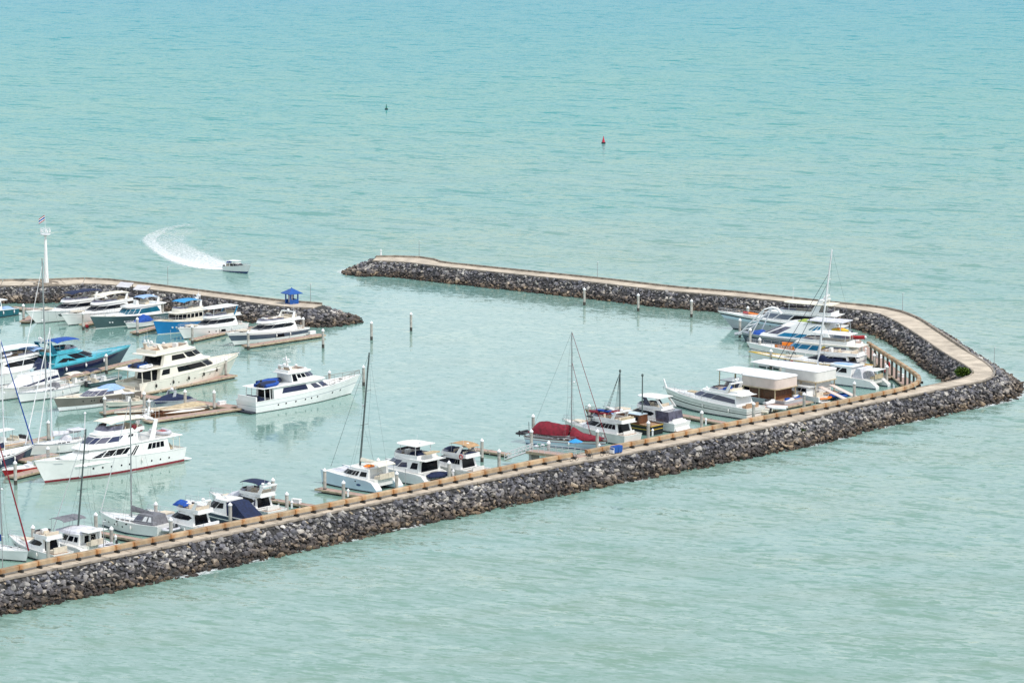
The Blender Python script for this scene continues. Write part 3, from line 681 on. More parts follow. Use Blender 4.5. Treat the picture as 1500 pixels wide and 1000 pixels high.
for s in (-.62, .62):
    m = MB().tube([(0, s, 0), (Lg, s, Lg * sg)], .07)
    for q in (.55, 1.1): m.tube([(0, s, q), (Lg, s, Lg * sg + q)], .05)
    for i in range(8): x = Lg * i / 7; m.tube([(x, s, x * sg), (x, s, x * sg + 1.1)], .04)
    m.build('railing', 'whitealu', G)
p = at(843, 645, 4.5); o = thing('parasol', 'small pale blue parasol above the railed platform', 'parasol', (p.x, p.y, 3.1), 0)
MB().cyl((0, 0), 1.25, 1.2, 1.75, 0, 10, r2=.05).build('canopy', 'skycloth', o); MB().cyl((0, 0), .04, -.2, 1.6, 0, 6).build('pole', 'whitealu', o)
p = at(791, 652, 3); o = thing('net_pile', 'heap of green netting and crates on the railed platform', 'netting', (p.x, p.y, 2.75), .3)
for k in range(7):
    MB().ball((RND.uniform(-1, 1), RND.uniform(-.35, .35), .2), RND.uniform(.3, .5), .3, RND.uniform(.2, .4)).build('net_roll', ('buoygreen', 'palecloth', 'buoygreen')[k % 3], o)

# ================================================================ walkway furniture
p = at(903, 663.5, CR); o = thing('bin_cart', 'pair of bright blue wheeled bins in a white frame on the walkway', 'bins', p[:], .75)
for k, x in enumerate((-.5, .5)):
    b_ = MB().box(x - .44, x + .44, -.42, .42, .18, 1.15, tx=-.05, ty=-.05).build('bin', 'kioskblue', o, smooth=False)
    MB().box(x - .48, x + .48, -.48, .48, 1.152, 1.27, tx=.06, ty=.06).build('lid', 'bluecloth', b_, smooth=False)
MB().tube([(-1.05, -.5, .1), (-1.05, -.5, 1.05), (-1.05, .5, 1.05), (-1.05, .5, .1)], .05).box(-1.2, -.98, -.4, .4, .15, .7).build('frame', 'whitealu', o)
for x in (-.7, .7):
    for y in (-.35, .35): MB().loft([[(x + .14 * math.cos(a * .785), y - .05, .14 + .14 * math.sin(a * .785)) for a in range(8)], [(x + .14 * math.cos(a * .785), y + .05, .14 + .14 * math.sin(a * .785)) for a in range(8)]]).build('wheel', 'darkrubber', o)


def ring(m, c, r, t, ax, n=14, mi=0):
    """torus in the plane spanned by ax[0], ax[1]"""
    a, b = Vector(ax[0]), Vector(ax[1]); w = a.cross(b); rr = []
    for i in range(n + 1):
        q = 6.2832 * i / n; dd = a * math.cos(q) + b * math.sin(q); rr.append([Vector(c) + dd * (r + t * math.cos(k * 1.2566)) + w * t * math.sin(k * 1.2566) for k in range(5)])
    return m.loft(rr, False, mi)


for x, y, rz, ph in ((841, 675, .6, 'leftmost of the parked cycles'), (864, 671.5, .9, 'second from the blue bins'), (886, 667.5, .5, 'closest to the blue bins')):
    p = at(x, y, CR); o = thing('bicycle', 'dark bicycle standing on the walkway, ' + ph, 'bicycle', p[:], rz, 'parked bicycles')
    for s in (-.52, .52): ring(MB(), (s, 0, .34), .31, .035, ((1, 0, 0), (0, 0, 1))).build('wheel', 'darkrubber', o)
    MB().tube([(-.52, 0, .34), (-.2, 0, .85), (.38, 0, .85), (-.05, 0, .34), (-.2, 0, .85)], .03).tube([(.52, 0, .34), (.38, 0, .95)], .03).build('frame', 'black', o)
    MB().ball((-.22, 0, .95), .16, .08, .05).build('saddle', 'black', o); MB().tube([(.34, -.28, 1.02), (.38, 0, .98), (.34, .28, 1.02)], .025).build('handlebar', 'black', o)

for x, y, ht, ph in ((1456, 549, 5.2, 'at the sharp corner of the walkway'), (614, 376, 3.8, 'at the round end of the long arm'), (875, 408, 3.8, 'halfway along the long arm'), (1322, 457, 4, 'where the long arm starts to bend'), (455, 444, 4.2, 'at the tip of the left breakwater beside the blue kiosk'), (246, 420.5, 4.6, 'on the left breakwater right of the pale panels'), (152, 808, 4.4, 'on the walkway in front of the grey dinghy'), (4, 838, 5, 'on the walkway at the left edge'), (594, 719, 3.6, 'on the walkway below the pale blue catamaran'), (1194, 597, 3.4, 'on the walkway below the blue inflatable')):
    p = at(x, y, CR); o = thing('lamp_post', 'thin pale lamp post ' + ph, 'lamp post', p[:], 0, 'thin lamp posts')
    MB().cyl((0, 0), .07, 0, ht, 0, 6, r2=.045).build('pole', 'alu', o); MB().cyl((0, 0), .12, 0, .12, 0, 8).build('base', 'alu', o); MB().box(-.05, .35, -.05, .05, ht, ht + .07).build('lamp_head', 'whitealu', o, smooth=False)
p = at(558, 376.5, CR); o = thing('light_beacon', 'small white navigation light at the end of the long breakwater arm', 'beacon', p[:], 0)
MB().cyl((0, 0), .22, 0, 1.5, 0, 8, r2=.15).build('post', 'cap', o); MB().cyl((0, 0), .3, 1.5, 1.62, 0, 8).cyl((0, 0), .13, 1.62, 2.1, 0, 8, r2=.02).build('lantern', 'whitealu', o)

# kiosk
p = at(427.5, 444.5, CR); o = thing('kiosk', 'bright blue kiosk with a pointed four sided roof at the breakwater tip', 'kiosk', p[:], .62)
b_ = MB()
for x in (-1, 1):
    for y in (-1, 1): b_.box(x * .95 - .12, x * .95 + .12, y * .95 - .12, y * .95 + .12, 0, 2.25)
b_.box(-1.05, 1.05, -1.05, 1.05, 0, .14); b_.build('frame', 'kioskblue', o, smooth=False)
for a in (0, 1, 2): MB().hexa([tuple(Matrix.Rotation(a * 1.5708, 3, 'Z') @ Vector(v)) for v in ((-.83, -1.03, .14), (.83, -1.03, .14), (.83, -.97, .14), (-.83, -.97, .14), (-.83, -1.03, .95), (.83, -1.03, .95), (.83, -.97, .95), (-.83, -.97, .95))]).build('panel', 'kioskblue', o, smooth=False)
MB().box(-.4, .4, .1, .9, .15, 1.9).build('cabinet', 'palecloth', o, smooth=False)
rf_ = MB().loft([[(-1.75, -1.75, 2.2), (1.75, -1.75, 2.2), (1.75, 1.75, 2.2), (-1.75, 1.75, 2.2)], [(-1.75, -1.75, 2.32), (1.75, -1.75, 2.32), (1.75, 1.75, 2.32), (-1.75, 1.75, 2.32)], [(-.12, -.12, 3.35), (.12, -.12, 3.35), (.12, .12, 3.35), (-.12, .12, 3.35)]]).build('roof', 'kioskblue', o, smooth=False)
MB().ball((0, 0, 3.42), .12, .12, .14).build('finial', 'kioskblue', rf_)

# beacon tower with flag
p = at(68, 415.5, CR); o = thing('beacon_tower', 'tall tapering white beacon tower with a railed top platform and a flag', 'tower', p[:], .2)
MB().cyl((0, 0), .58, 0, 11.2, 0, 20, r2=.26).build('shaft', 'white', o)
MB().cyl((0, 0), 1.15, 11.2, 11.4, 0, 16).cyl((0, 0), .3, 10.9, 11.2, 0, 16, r2=.8).build('platform', 'whitealu', o)
m = MB()
for q in (.4, .8, 1.25): ring(m, (0, 0, 11.4 + q), 1.1, .035, ((1, 0, 0), (0, 1, 0)))
for k in range(10): m.tube([(1.1 * math.cos(k * .628), 1.1 * math.sin(k * .628), 11.4), (1.1 * math.cos(k * .628), 1.1 * math.sin(k * .628), 12.65)], .035)
m.build('railing', 'whitealu', o)
for k in range(5): MB().box(-.2, .2, -.16, .16, 0, .5).build('floodlight', 'cap', o, smooth=False).matrix_local = Matrix.Rotation(k * 1.257, 4, 'Z') @ Matrix.Translation((1.0, 0, 11.75))
MB().tube([(-2.2, 0, 11.5), (2.0, 0, 11.5)], .03).build('cross_arm', 'whitealu', o)
MB().cyl((0, 0), .06, 11.4, 15.8, 0, 6, r2=.035).build('flagpole', 'whitealu', o)
fl = MB(); zs = [0, .167, .333, .667, .833, 1]
for k in range(5):
    for a in range(4):
        x0, x1 = .06 + a * .34, .06 + (a + 1) * .34; y0, y1 = .10 * math.sin(a * 1.5), .10 * math.sin((a + 1) * 1.5); dz0, dz1 = -.22 * a, -.22 * (a + 1); zb, zt = 14.5 + 1.15 * zs[k], 14.5 + 1.15 * zs[k + 1]
        fl.hexa([(-x0, y0, zb + dz0), (-x1, y1, zb + dz1), (-x1, y1 + .02, zb + dz1), (-x0, y0 + .02, zb + dz0), (-x0, y0, zt + dz0), (-x1, y1, zt + dz1), (-x1, y1 + .02, zt + dz1), (-x0, y0 + .02, zt + dz0)], (0, 1, 2, 1, 0)[k])
fl.build('flag', ['red', 'cap', 'kioskblue'], o, smooth=False)
m = MB()
for r_ in (2.75,): ring(m, (0, 0, .12), r_, .2, ((1, 0, 0), (0, 1, 0)), 28)
m.build('ring_kerb', 'parapet', o)
MB().cyl((0, 0), 1.25, 0, .28, 0, 16).build('plinth', 'parapet', o)

# tilted pale panels on the left breakwater
for x, y, ph in ((183, 423, 'left one of the pair'), (208, 427.5, 'right one of the pair')):
    p = at(x, y + 3, CR - .6); o = thing('solar_panel', 'tilted pale panel above the rocks, ' + ph, 'panel', p[:], -.55, 'tilted pale panels')
    for i in range(2):
        for j in range(2): MB().hexa([(-1.9 + i * 1.9 + .03, -.9 + j * .9 + .03, .9 + j * .45), (i * 1.9 - .03, -.9 + j * .9 + .03, .9 + j * .45), (i * 1.9 - .03, j * .9 - .03, 1.33 + j * .45), (-1.9 + i * 1.9 + .03, j * .9 - .03, 1.33 + j * .45), (-1.9 + i * 1.9 + .03, -.9 + j * .9 + .03, .97 + j * .45), (i * 1.9 - .03, -.9 + j * .9 + .03, .97 + j * .45), (i * 1.9 - .03, j * .9 - .03, 1.4 + j * .45), (-1.9 + i * 1.9 + .03, j * .9 - .03, 1.4 + j * .45)]).build('panel', 'solar', o, smooth=False)
    for a, b in ((-1.6, -.8), (1.6, -.8), (-1.6, .8), (1.6, .8)): MB().box(a - .06, a + .06, b - .06, b + .06, -.4, 1.25 + .4 * b).build('leg', 'darkrubber', o, smooth=False)

# bush at the corner and small tufts on the rocks
def bush(name, label, px, py, z, r, n):
    p = at(px, py, z); o = thing(name, label, 'bush', p[:]); lf = MB(); rr = random.Random(px)
    for i in range(n):
        v = Vector((rr.gauss(0, 1), rr.gauss(0, 1), rr.gauss(0, 1))).normalized() * rr.random() ** .45; lump = 1 + .25 * math.sin(5 * v.x + 3) * math.cos(4 * v.y)
        c = Vector((v.x * r * 1.5 * lump, v.y * r * lump, max(.05, r * .75 + v.z * r * .8 * lump))); s = r * .16 * rr.uniform(.6, 1.3)
        a = Vector((rr.gauss(0, 1), rr.gauss(0, 1), rr.gauss(0, 1))).normalized(); b = a.cross(Vector((rr.random(), rr.random(), 1))).normalized()
        lf.add([c - a * s, c + b * s * .6, c + a * s, c - b * s * .6], [(0, 1, 2, 3)], rr.randrange(2))
    lf.build('foliage', ['leaf', 'leaf2'], o, smooth=False)
    for k in range(4): MB().tube([(0, 0, -.4), (rr.uniform(-.6, .6) * r, rr.uniform(-.4, .4) * r, r * .9)], .05 * r).build('stem', 'wood', o)
M['leaf'] = mat('leaf', (.11, .19, .012), .6, .25, 4); M['leaf2'] = mat('leaf_dark', (.055, .12, .01), .6, .25, 4)
bush('bush', 'round yellow green bush in the inner corner of the walkway', 1410, 551, CR - .6, 1.15, 1500)
bush('shrub', 'small olive tuft growing on the rocks of the long arm behind the tallest mast', 1213, 453, CR - .9, .8, 500)
bush('shrub', 'small olive weed on the sea slope rocks below the jet skis', 1176, 634, 1.5, .5, 260)

# buoys
p = at(566, 161); o = thing('buoy', 'green conical channel buoy alone on the far water', 'buoy', p[:]); MB().cyl((0, 0), .62, -.4, .5, 0, 10).build('float', 'boot', o); MB().cyl((0, 0), .36, .5, 1.9, 0, 8, r2=.1).ball((0, 0, 2.05), .13, .13, .2).build('tower', 'buoygreen', o)
p = at(884, 210.5); o = thing('buoy', 'red conical channel buoy alone on the far water', 'buoy', p[:]); MB().cyl((0, 0), .72, -.4, .5, 0, 10).build('float', 'boot', o); MB().cyl((0, 0), .55, .5, 2.2, 0, 8, r2=.12).ball((0, 0, 2.35), .14, .14, .2).build('tower', 'buoyred', o)
p = at(127.5, 477, .5); o = thing('fender_buoy', 'round red fender hanging at the end of a finger pontoon', 'fender', (p.x, p.y, .4)); MB().ball((0, 0, 0), .42, .42, .42, 0, 10, 6).build('ball', 'red', o); MB().tube([(0, 0, .35), (0, .2, .75)], .04).build('rope', 'cap', o)
# ================================================================ boats
class Boat:
    def __init__(s, name, label, cat, stern, bow, beam, group=None):
        a, b = at(*stern), at(*bow); d = b - a; s.L = d.length; s.B = beam; s.h = math.atan2(d.y, d.x); s.a = a
        s.root = thing(name, label, cat, a[:], s.h, group); s.label = label
    def w(s, x, y, z): return s.a + Matrix.Rotation(s.h, 3, 'Z') @ Vector((x * s.L, y, z))
    # --- hull
    def sheer(s, t): return lerp(s.fs, s.fb, max(0, t) ** 1.7)
    def hb(s, t):
        t = max(0, min(1, t))
        return s.B / 2 * (lerp(s.sw, 1, min(1, t / .35)) if t < .42 else max(.012, 1 - ((t - .42) / .58) ** s.pw))
    def hp(s, t, f, sd=1):
        """hull surface: t along, f 0 waterline .. 1 sheer"""
        z = f * s.sheer(t); fl = lerp(.90 - .5 * t ** 3, 1, min(1, max(0, f)) ** .8)
        return Vector((t * s.L + s.ov * (z / s.fb) * t ** 2.2 + s.tr * (z / s.fs) * (1 - t) ** 8, sd * s.hb(t) * fl, z))
    def hull(s, fs, fb, ov, side='white', boot='boot', rows=None, sw=.9, pw=2.3, deck='offwhite', tr=0.0, trim=None, bt=.2, bulwark=.1):
        s.fs, s.fb, s.ov, s.sw, s.pw, s.tr = fs, fb, ov, sw, pw, tr; n = 15; ts = [i / n for i in range(n)] + [.97, 1.0] if True else 0
        rows = rows or [(1.0, side)]; names = [boot]; mats = []
        levels = [None, 0.0]; prev = bt
        for f, mm in rows:
            if mm not in names: names.append(mm)
        m = MB(); rings = []
        for t in ts:
            fr = [-.5 / s.sheer(t), 0.0, bt / s.sheer(t)]; lo = fr[-1]
            for f, mm in rows: fr.append(lerp(lo, 1, f))
            k = [s.hp(t, f) for f in fr]; k[0].y *= .72; k[0].x -= .05 * s.L * t ** 5
            rings.append(k)
        mi = [0, 0] + [names.index(mm) for _, mm in rows]; q = len(rings[0])
        for sd in (1, -1):
            for j in range(q - 1):
                vs = [Vector((r[i].x, r[i].y * sd, r[i].z)) for r in rings for i in (j, j + 1)]
                m.add(vs, [(2 * k, 2 * k + 1, 2 * k + 3, 2 * k + 2) for k in range(len(rings) - 1)], mi[j])
        r = rings[0]; tm = len(names) - 1
        for j in range(q - 1): m.add([r[j], r[j + 1], (r[j + 1].x, -r[j + 1].y, r[j + 1].z), (r[j].x, -r[j].y, r[j].z)], [(0, 1, 2, 3)], mi[j])
        s.ts = ts; s.hullo = m.build('hull', names, s.root)
        bmx = bmesh.new(); bmx.from_mesh(s.hullo.data); bmesh.ops.remove_doubles(bmx, verts=bmx.verts, dist=.002); bmesh.ops.recalc_face_normals(bmx, faces=bmx.faces); bmx.to_mesh(s.hullo.data); bmx.free(); s.hullo.data.set_sharp_from_angle(angle=.55); s.last = s.hullo
        d = MB()
        for sd in (1, -1): d.add([v for t in ts for v in ((s.hp(t, 1).x, 0, s.sheer(t) - bulwark), Vector((s.hp(t, 1).x, sd * max(.005, s.hp(t, 1).y - .05), s.sheer(t) - bulwark)))], [(2 * k, 2 * k + 1, 2 * k + 3, 2 * k + 2) for k in range(len(ts) - 1)])
        d.build('deck', deck, s.root)
        for sd in (1, -1):
            rr = []
            for t in ts:
                p = s.hp(t, 1, sd); rr.append([p + Vector((0, sd * .05, -.05)), p + Vector((0, sd * .05, .06)), p + Vector((0, -sd * .1, .06)), p + Vector((0, -sd * .1, -.14))])
            MB().loft(rr).build('gunwale', trim or rows[-1][1], s.root)
        return s
    def hullpoly(s, pts, m='glass', name='hull_window', sides=(1, -1), out=.025):
        for sd in sides:
            P = [s.hp(t, f, sd) for t, f in pts]; n = len(P); o = Vector((0, sd * out, 0)); i_ = Vector((0, -sd * .05, 0))
            MB().loft([[p + i_ for p in P], [p + o for p in P]]).build(name, m, s.hullo, smooth=False)
    def ports(s, ts, f, r=.16, m='glass', tall=1.0):
        for t in ts: s.hullpoly([(t + r / s.L * math.cos(a * .785), f + r * tall * math.sin(a * .785) / s.sheer(t)) for a in range(8)], m, 'porthole')
    # --- superstructure block
    def outline(s, xa, xs, xf, wa, wf, z, x0=None):
        L = s.L; r = [(xa * L, -wa, z), (xs * L, -wa, z)] + [(lerp(xs, xf, math.sin(a)) * L, -lerp(wf, wa, math.cos(a)), z) for a in (.52, 1.05, 1.571)]
        return [Vector(p) for p in r] + [Vector((p[0], -p[1], p[2])) for p in reversed(r)]
    def tier(s, xa, xs, xf, w, wf, z0, z1, ra=0.0, rf=.06, tum=.12, m='white', name='cabin', panes=(), wrap=None, wrapm='glass', oh=0.0, ohf=0.0, roof=None, rz=.12, roww=.06, back=None):
        """w, wf: half widths as share of half beam at foot; ra, rf: rake of back / front as share of L"""
        W = s.B / 2 * w; WF = s.B / 2 * wf
        b = s.outline(xa, xs, xf, W, WF, z0); t = s.outline(xa + ra, xs - rf * .75, xf - rf, W - tum, max(.1, WF - tum * .5), z1)
        s.tb, s.tt = b, t; o = MB().loft([b, t]).build(name, m, s.root); s.last = o
        for p in panes: s.pane(*p)
        if wrap: s.wrap(*wrap, m=wrapm)
        if back: s.pane(9, [(.12, back[0]), (.88, back[0]), (.88, back[1]), (.12, back[1])], back[2] if len(back) > 2 else 'glass', 'door')
        if roof:
            q = lambda g, z: s.outline(xa + ra - oh, xs - rf * .75, xf - rf + ohf, W - tum + g, max(.1, WF - tum * .5 + g * .6), z)
            MB().loft([q(roww - .05, z1 + .003), q(roww, z1 + rz * .35), q(roww - .02, z1 + rz * .8), q(roww - .12, z1 + rz)]).build('roof', roof, o)
        return s
    def pane(s, edge, pts, m='glass', name='window', both=True):
        """polygon on a wall of the last block; edge 0 side, 4 front, 9 back; (u, v) from aft/low"""
        def one(i, flip):
            b0, b1, t0, t1 = s.tb[i], s.tb[(i + 1) % 10], s.tt[i], s.tt[(i + 1) % 10]; n = (b1 - b0).cross(t0 - b0).normalized()
            P = [b0.lerp(b1, (1 - u) if flip else u).lerp(t0.lerp(t1, (1 - u) if flip else u), v) for u, v in pts]
            MB().loft([[p - n * .03 for p in P], [p + n * .03 for p in P]]).build(name, m, s.last, smooth=False)
        one(edge, False)
        if both and edge in (0, 1, 2, 3): one(8 - edge, True)
    def wrap(s, v0, v1, u=.04, m='glass', e0=1, e1=7):
        for i in range(e0, e1 + 1): s.pane(i, [(u, v0), (1 - u, v0), (1 - u, v1), (u, v1)], m, 'windscreen', both=False)
    def quad(s, u0, u1, v0, v1, sl=0.0, m='glass'): s.pane(0, [(u0, v0), (u1, v0), (u1 - sl, v1), (u0 + max(0, sl) * .6, v1)], m)
    def row(s, n, u0, u1, v0, v1, g=.012, m='glass'):
        for i in range(n): a = lerp(u0, u1, i / n) + g; b = lerp(u0, u1, (i + 1) / n) - g; s.pane(0, [(a, v0), (b, v0), (b, v1), (a, v1)], m)
    # --- fittings
    def coam(s, xa, xs, xf, w, wf, z, h, m='white', screen=None, rake=.015):
        W = s.B / 2 * w; WF = s.B / 2 * wf; mb = MB(); o0 = s.outline(xa, xs, xf, W, WF, z + .001); o1 = s.outline(xa, xs, xf - rake, W - .03, WF, z + h); i1 = s.outline(xa + .01, xs, xf - rake - .012, W - .16, max(.1, WF - .1), z + h); i0 = s.outline(xa + .01, xs, xf - .02, W - .16, max(.1, WF - .1), z + .02)
        mb.loft([o0, o1, i1, i0], False); mb.build('coaming', m, s.root)
        MB().loft([[p + Vector((0, 0, .03)) for p in i0], [p + Vector((0, 0, .05)) for p in i0]]).build('fly_floor', 'teak', s.root)
        if screen:
            a = s.outline(xa, xs, xf - rake, W - .05, WF, z + h)[1:9]; b = s.outline(xa, xs - .01, xf - rake * 3, W - .12, WF - .05, z + h + screen)[1:9]
            c = [p + Vector((-.04, 0, 0)) for p in a]; d = [p + Vector((-.04, 0, 0)) for p in b]
            MB().loft([a, b, d, c], False, closed=False).build('windshield', 'clearvinyl', s.root)
    def seats(s, x, z, m='cushion', w=.5, ln=.09, name='seat'):
        W = s.B / 2 * w; L = s.L; MB().box((x - ln / 2) * L, (x + ln / 2) * L, -W, W, z, z + .42).build(name, m, s.root, smooth=False); MB().box((x - ln / 2) * L - .16, (x - ln / 2) * L + .02, -W, W, z, z + .85).build('seat_back', m, s.root, smooth=False)
    def console(s, x, z, y=.0): MB().box(x * s.L - .35, x * s.L + .35, y - .5, y + .5, z, z + .95, tx=.1).build('helm_console', 'white', s.root, smooth=False)
    def slab(s, name, xa, xf, w, z, th=.13, m='white', nose=.35, rf=.5):
        W = s.B / 2 * w; xs = lerp(xa, xf, 1 - nose); q = lambda g, zz: s.outline(xa, xs, xf, W + g, W * rf + g, zz)
        MB().loft([q(-.06, z), q(0, z + th * .4), q(-.03, z + th * .85), q(-.14, z + th)]).build(name, m, s.root)
    def poles(s, name, pts, r=.04, m='steel'):
        for a, b in pts: MB().tube([a, b], r).build(name, m, s.root)
    def posts4(s, xa, xf, w, z0, z1, r=.045, m='steel', name='support', lean=0.0):
        W = s.B / 2 * w; L = s.L; s.poles(name, [((x * L, y, z0), (x * L + lean, y * .96, z1)) for x in (xa, xf) for y in (-W, W)], r, m)
    def bimini(s, xa, xf, w, z, m='navycloth', drop=.35, z0=None, droop_aft=0.0):
        W = s.B / 2 * w; L = s.L; n = 7; rr = []
        for i in range(n):
            u = i / (n - 1); x = lerp(xa, xf, u) * L; e = -.28 * (2 * u - 1) ** 4 - droop_aft * (1 - u) ** 2; top = [(x, W * math.sin(a), z + e + drop * (math.cos(a) - .4) * .8) for a in (-1.25, -.8, -.4, 0, .4, .8, 1.25)]
            rr.append([Vector(p) for p in top] + [Vector((p[0], p[1], p[2] - .06)) for p in reversed(top)])
        MB().loft(rr).build('bimini', m, s.root)
        if z0 is not None: s.posts4(lerp(xa, xf, .12), lerp(xa, xf, .88), w * .93, z0, z - .05, .03)
    def arch(s, x, w, z0, z1, rake=-.6, th=.5, m='white', dome=True, ant=True, top=True):
        W = s.B / 2 * w; X = x * s.L; mb = MB()
        for sd in (-1, 1): mb.hexa([(X, sd * W - .07, z0), (X + th * 1.5, sd * W - .07, z0), (X + th * 1.5, sd * W + .07, z0), (X, sd * W + .07, z0), (X + rake, sd * W * .9 - .07, z1), (X + rake + th, sd * W * .9 - .07, z1), (X + rake + th, sd * W * .9 + .07, z1), (X + rake, sd * W * .9 + .07, z1)])
        if top: mb.box(X + rake, X + rake + th, -W * .9 - .09, W * .9 + .09, z1 - .06, z1 + .14)
        ar = mb.build('radar_arch', m, s.root, smooth=False)
        if dome: s.dome(X + rake + th / 2, 0, z1 + .14, par=ar)
        if ant: s.whip(X + rake + .1, W * .7, z1 + .1, 1.8); s.whip(X + rake + .1, -W * .7, z1 + .1, 1.4)
    def dome(s, X, y, z, r=.3, par=None): MB().cyl((X, y), r * .6, z - .02, z + r * .4, 0, 10, r2=r * .9).ball((X, y, z + r * .75), r, r, r * .75, 0, 10, 6).build('radome', 'cap', par or s.root)
    def whip(s, X, y, z, h): MB().tube([(X, y, z), (X - .15, y, z + h)], .022, 4).build('antenna', 'whitealu', s.root)
    def mastlet(s, x, z, h, w=.7):
        X = x * s.L; MB().hexa([(X - .2, -.12, z), (X + .25, -.12, z), (X + .25, .12, z), (X - .2, .12, z), (X - .5, -.08, z + h), (X - .25, -.08, z + h), (X - .25, .08, z + h), (X - .5, .08, z + h)]).box(X - .5, X - .2, -w, w, z + h * .62, z + h * .62 + .08).box(X - .15, X + .6, -.3, .3, z + h * .4, z + h * .4 + .07).build('radar_mast', 'white', s.root, smooth=False)
        MB().box(X + .15, X + .3, -.65, .65, z + h * .4 + .25, z + h * .4 + .36).build('radar_bar', 'cap', s.root, smooth=False); s.dome(X - .35, -w * .75, z + h * .62 + .08, .22); s.dome(X - .35, w * .75, z + h * .62 + .08, .22); s.whip(X - .4, 0, z + h, 1.6)
    def rail(s, t0=.45, h=.75, m='steel', r=.028, t1=1.0):
        mb = MB(); n = max(5, int(s.L * (1 - t0) / 1.3)); ts = [lerp(t0, t1, i / n) for i in range(n + 1)]
        for sd in (1, -1):
            P = [s.hp(t, 1, sd) + Vector((-.08, -sd * min(.14, s.hb(t) * .5), 0)) for t in ts]
            mb.tube([p + Vector((0, 0, h)) for p in P], r, 4); mb.tube([p + Vector((0, 0, h * .5)) for p in P], r * .6, 4)
            for p in P: mb.tube([p, p + Vector((0, 0, h))], r * .8, 4)
        mb.build('bow_rail', m, s.root)
    def platform(s, ln=1.1, m='teak', z=.32): MB().box(-ln, .05, -s.B / 2 * .82, s.B / 2 * .82, z - .12, z, tx=.03, ty=.05).build('swim_platform', m, s.root, smooth=False)
    def fenders(s, ts, sides=(1, -1), m='offwhite', r=.16):
        for t in ts:
            for sd in sides:
                p = s.hp(t, .62, sd); MB().ball((p.x, p.y + sd * r, p.z), r, r, .38, 0, 7, 4).tube([(p.x, p.y + sd * .1, p.z + .3), s.hp(t, 1.02, sd)], .02, 4).build('fender', m, s.root)
    def hatch(s, x, y=0.0, w=.55, m='glass'): z = s.sheer(x) - .1; MB().box(x * s.L - w / 2, x * s.L + w / 2, y - w / 2, y + w / 2, z, z + .09).build('hatch', m, s.root, smooth=False)
    def pad(s, xa, xf, w, m='cushion', h=.22, dz=-.1, name='sun_pad'):
        z = min(s.sheer(xa), s.sheer(xf)) + dz; W = s.B / 2 * w; MB().hexa([(xa * s.L, -W, z), (xf * s.L, -W * .7, z + .1), (xf * s.L, W * .7, z + .1), (xa * s.L, W, z), (xa * s.L, -W, z + h), (xf * s.L, -W * .7, z + h), (xf * s.L, W * .7, z + h), (xa * s.L, W, z + h)]).build(name, m, s.root, smooth=False)
    def trunk(s, xa, xf, w, h, m='white', wf=.3):
        """low coachroof that follows the sheer"""
        rr = []; W = s.B / 2 * w
        for i in range(7):
            u = i / 6; t = lerp(xa, xf, u); ww = W * (1 - (1 - wf) * u ** 2); hh = h * (1 - u ** 2.2) + .03; z = s.sheer(t) - .12; rr.append([(t * s.L, -ww, z), (t * s.L, -ww * .9, z + hh * .75), (t * s.L, -ww * .55, z + hh), (t * s.L, ww * .55, z + hh), (t * s.L, ww * .9, z + hh * .75), (t * s.L, ww, z)])
        MB().loft(rr).build('coachroof', m, s.root)
    def cover(s, xa, xf, w, z0, prof, m, name='canvas_cover', y0=0.0, seed=1, skirt=.0):
        """lumpy canvas; prof: heights along"""
        r = random.Random(seed); W = s.B / 2 * w; n = (len(prof) - 1) * 3; rr = []
        for i in range(n + 1):
            u = i / n; k = min(len(prof) - 2, int(u * (len(prof) - 1))); f = u * (len(prof) - 1) - k; h = lerp(prof[k], prof[k + 1], f * f * (3 - 2 * f)); e = .55 + .45 * math.sin(math.pi * min(1, max(0, .06 + u * .88))) ** .5
            rr.append([(lerp(xa, xf, u) * s.L, y0 + W * e * y, z0 + (h if yy else 0) * (yy) + r.uniform(-.045, .045) * (yy > 0)) for y, yy in ((-1, 0), (-.9, .45), (-.5, .82), (0, 1), (.5, .82), (.9, .45), (1, 0))])
        return MB().loft(rr).build(name, m, s.root)
    def anchor(s):
        p = s.hp(1, 1); MB().box(p.x - .5, p.x + .35, -.07, .07, p.z - .02, p.z + .12).tube([(p.x + .3, 0, p.z), (p.x + .1, 0, p.z - .5)], .05, 5).build('anchor', 'steel', s.root)
    # --- rig
    def mast(s, x, z, h, r=.13, m='alu', rake=0.0, spread=(.38, .68), sw=.9, stays=True, fore=None, forem='cap', aftx=0.0, frs=1.0, forer=.07, lean=0.0):
        X = x * s.L; tip = Vector((X - rake, lean, z + h)); base = Vector((X, 0, z)); ms = MB().tube([base, tip], r, 8, r2=r * .7).build('mast', m, s.root)
        for q in spread:
            p = base.lerp(tip, q)
            for sd in (-1, 1): MB().tube([p, p + Vector((-.25, sd * sw, .1))], .04, 4).build('spreader', m, ms)
        s.dome(X - rake * .55 + .45, 0, z + h * .52, .2, ms)
        mb = MB()
        ch = s.B / 2 * .92
        for sd in (-1, 1):
            mb.tube([(X - .3, sd * ch, s.sheer(x)), base.lerp(tip, spread[0]) + Vector((-.25, sd * sw, .1)), base.lerp(tip, spread[-1]) + Vector((-.25, sd * sw * .9, .1)), tip], .018, 4)
            mb.tube([(X - .8, sd * ch, s.sheer(x)), base.lerp(tip, spread[0])], .016, 4)
        mb.tube([(aftx * s.L + .1, 0, s.sheer(0)), tip], .018, 4); mb.build('rigging', 'darkmast', s.root)
        for k, fx in enumerate(fore or [1.0]):
            p = s.hp(1, 1) if fx >= 1 else Vector((fx * s.L, 0, s.sheer(fx))); q = base.lerp(tip, frs if k == 0 else .72); MB().tube([p, q], forer, 6, r2=forer * .6).build('furled_sail', forem, s.root)
        return base, tip
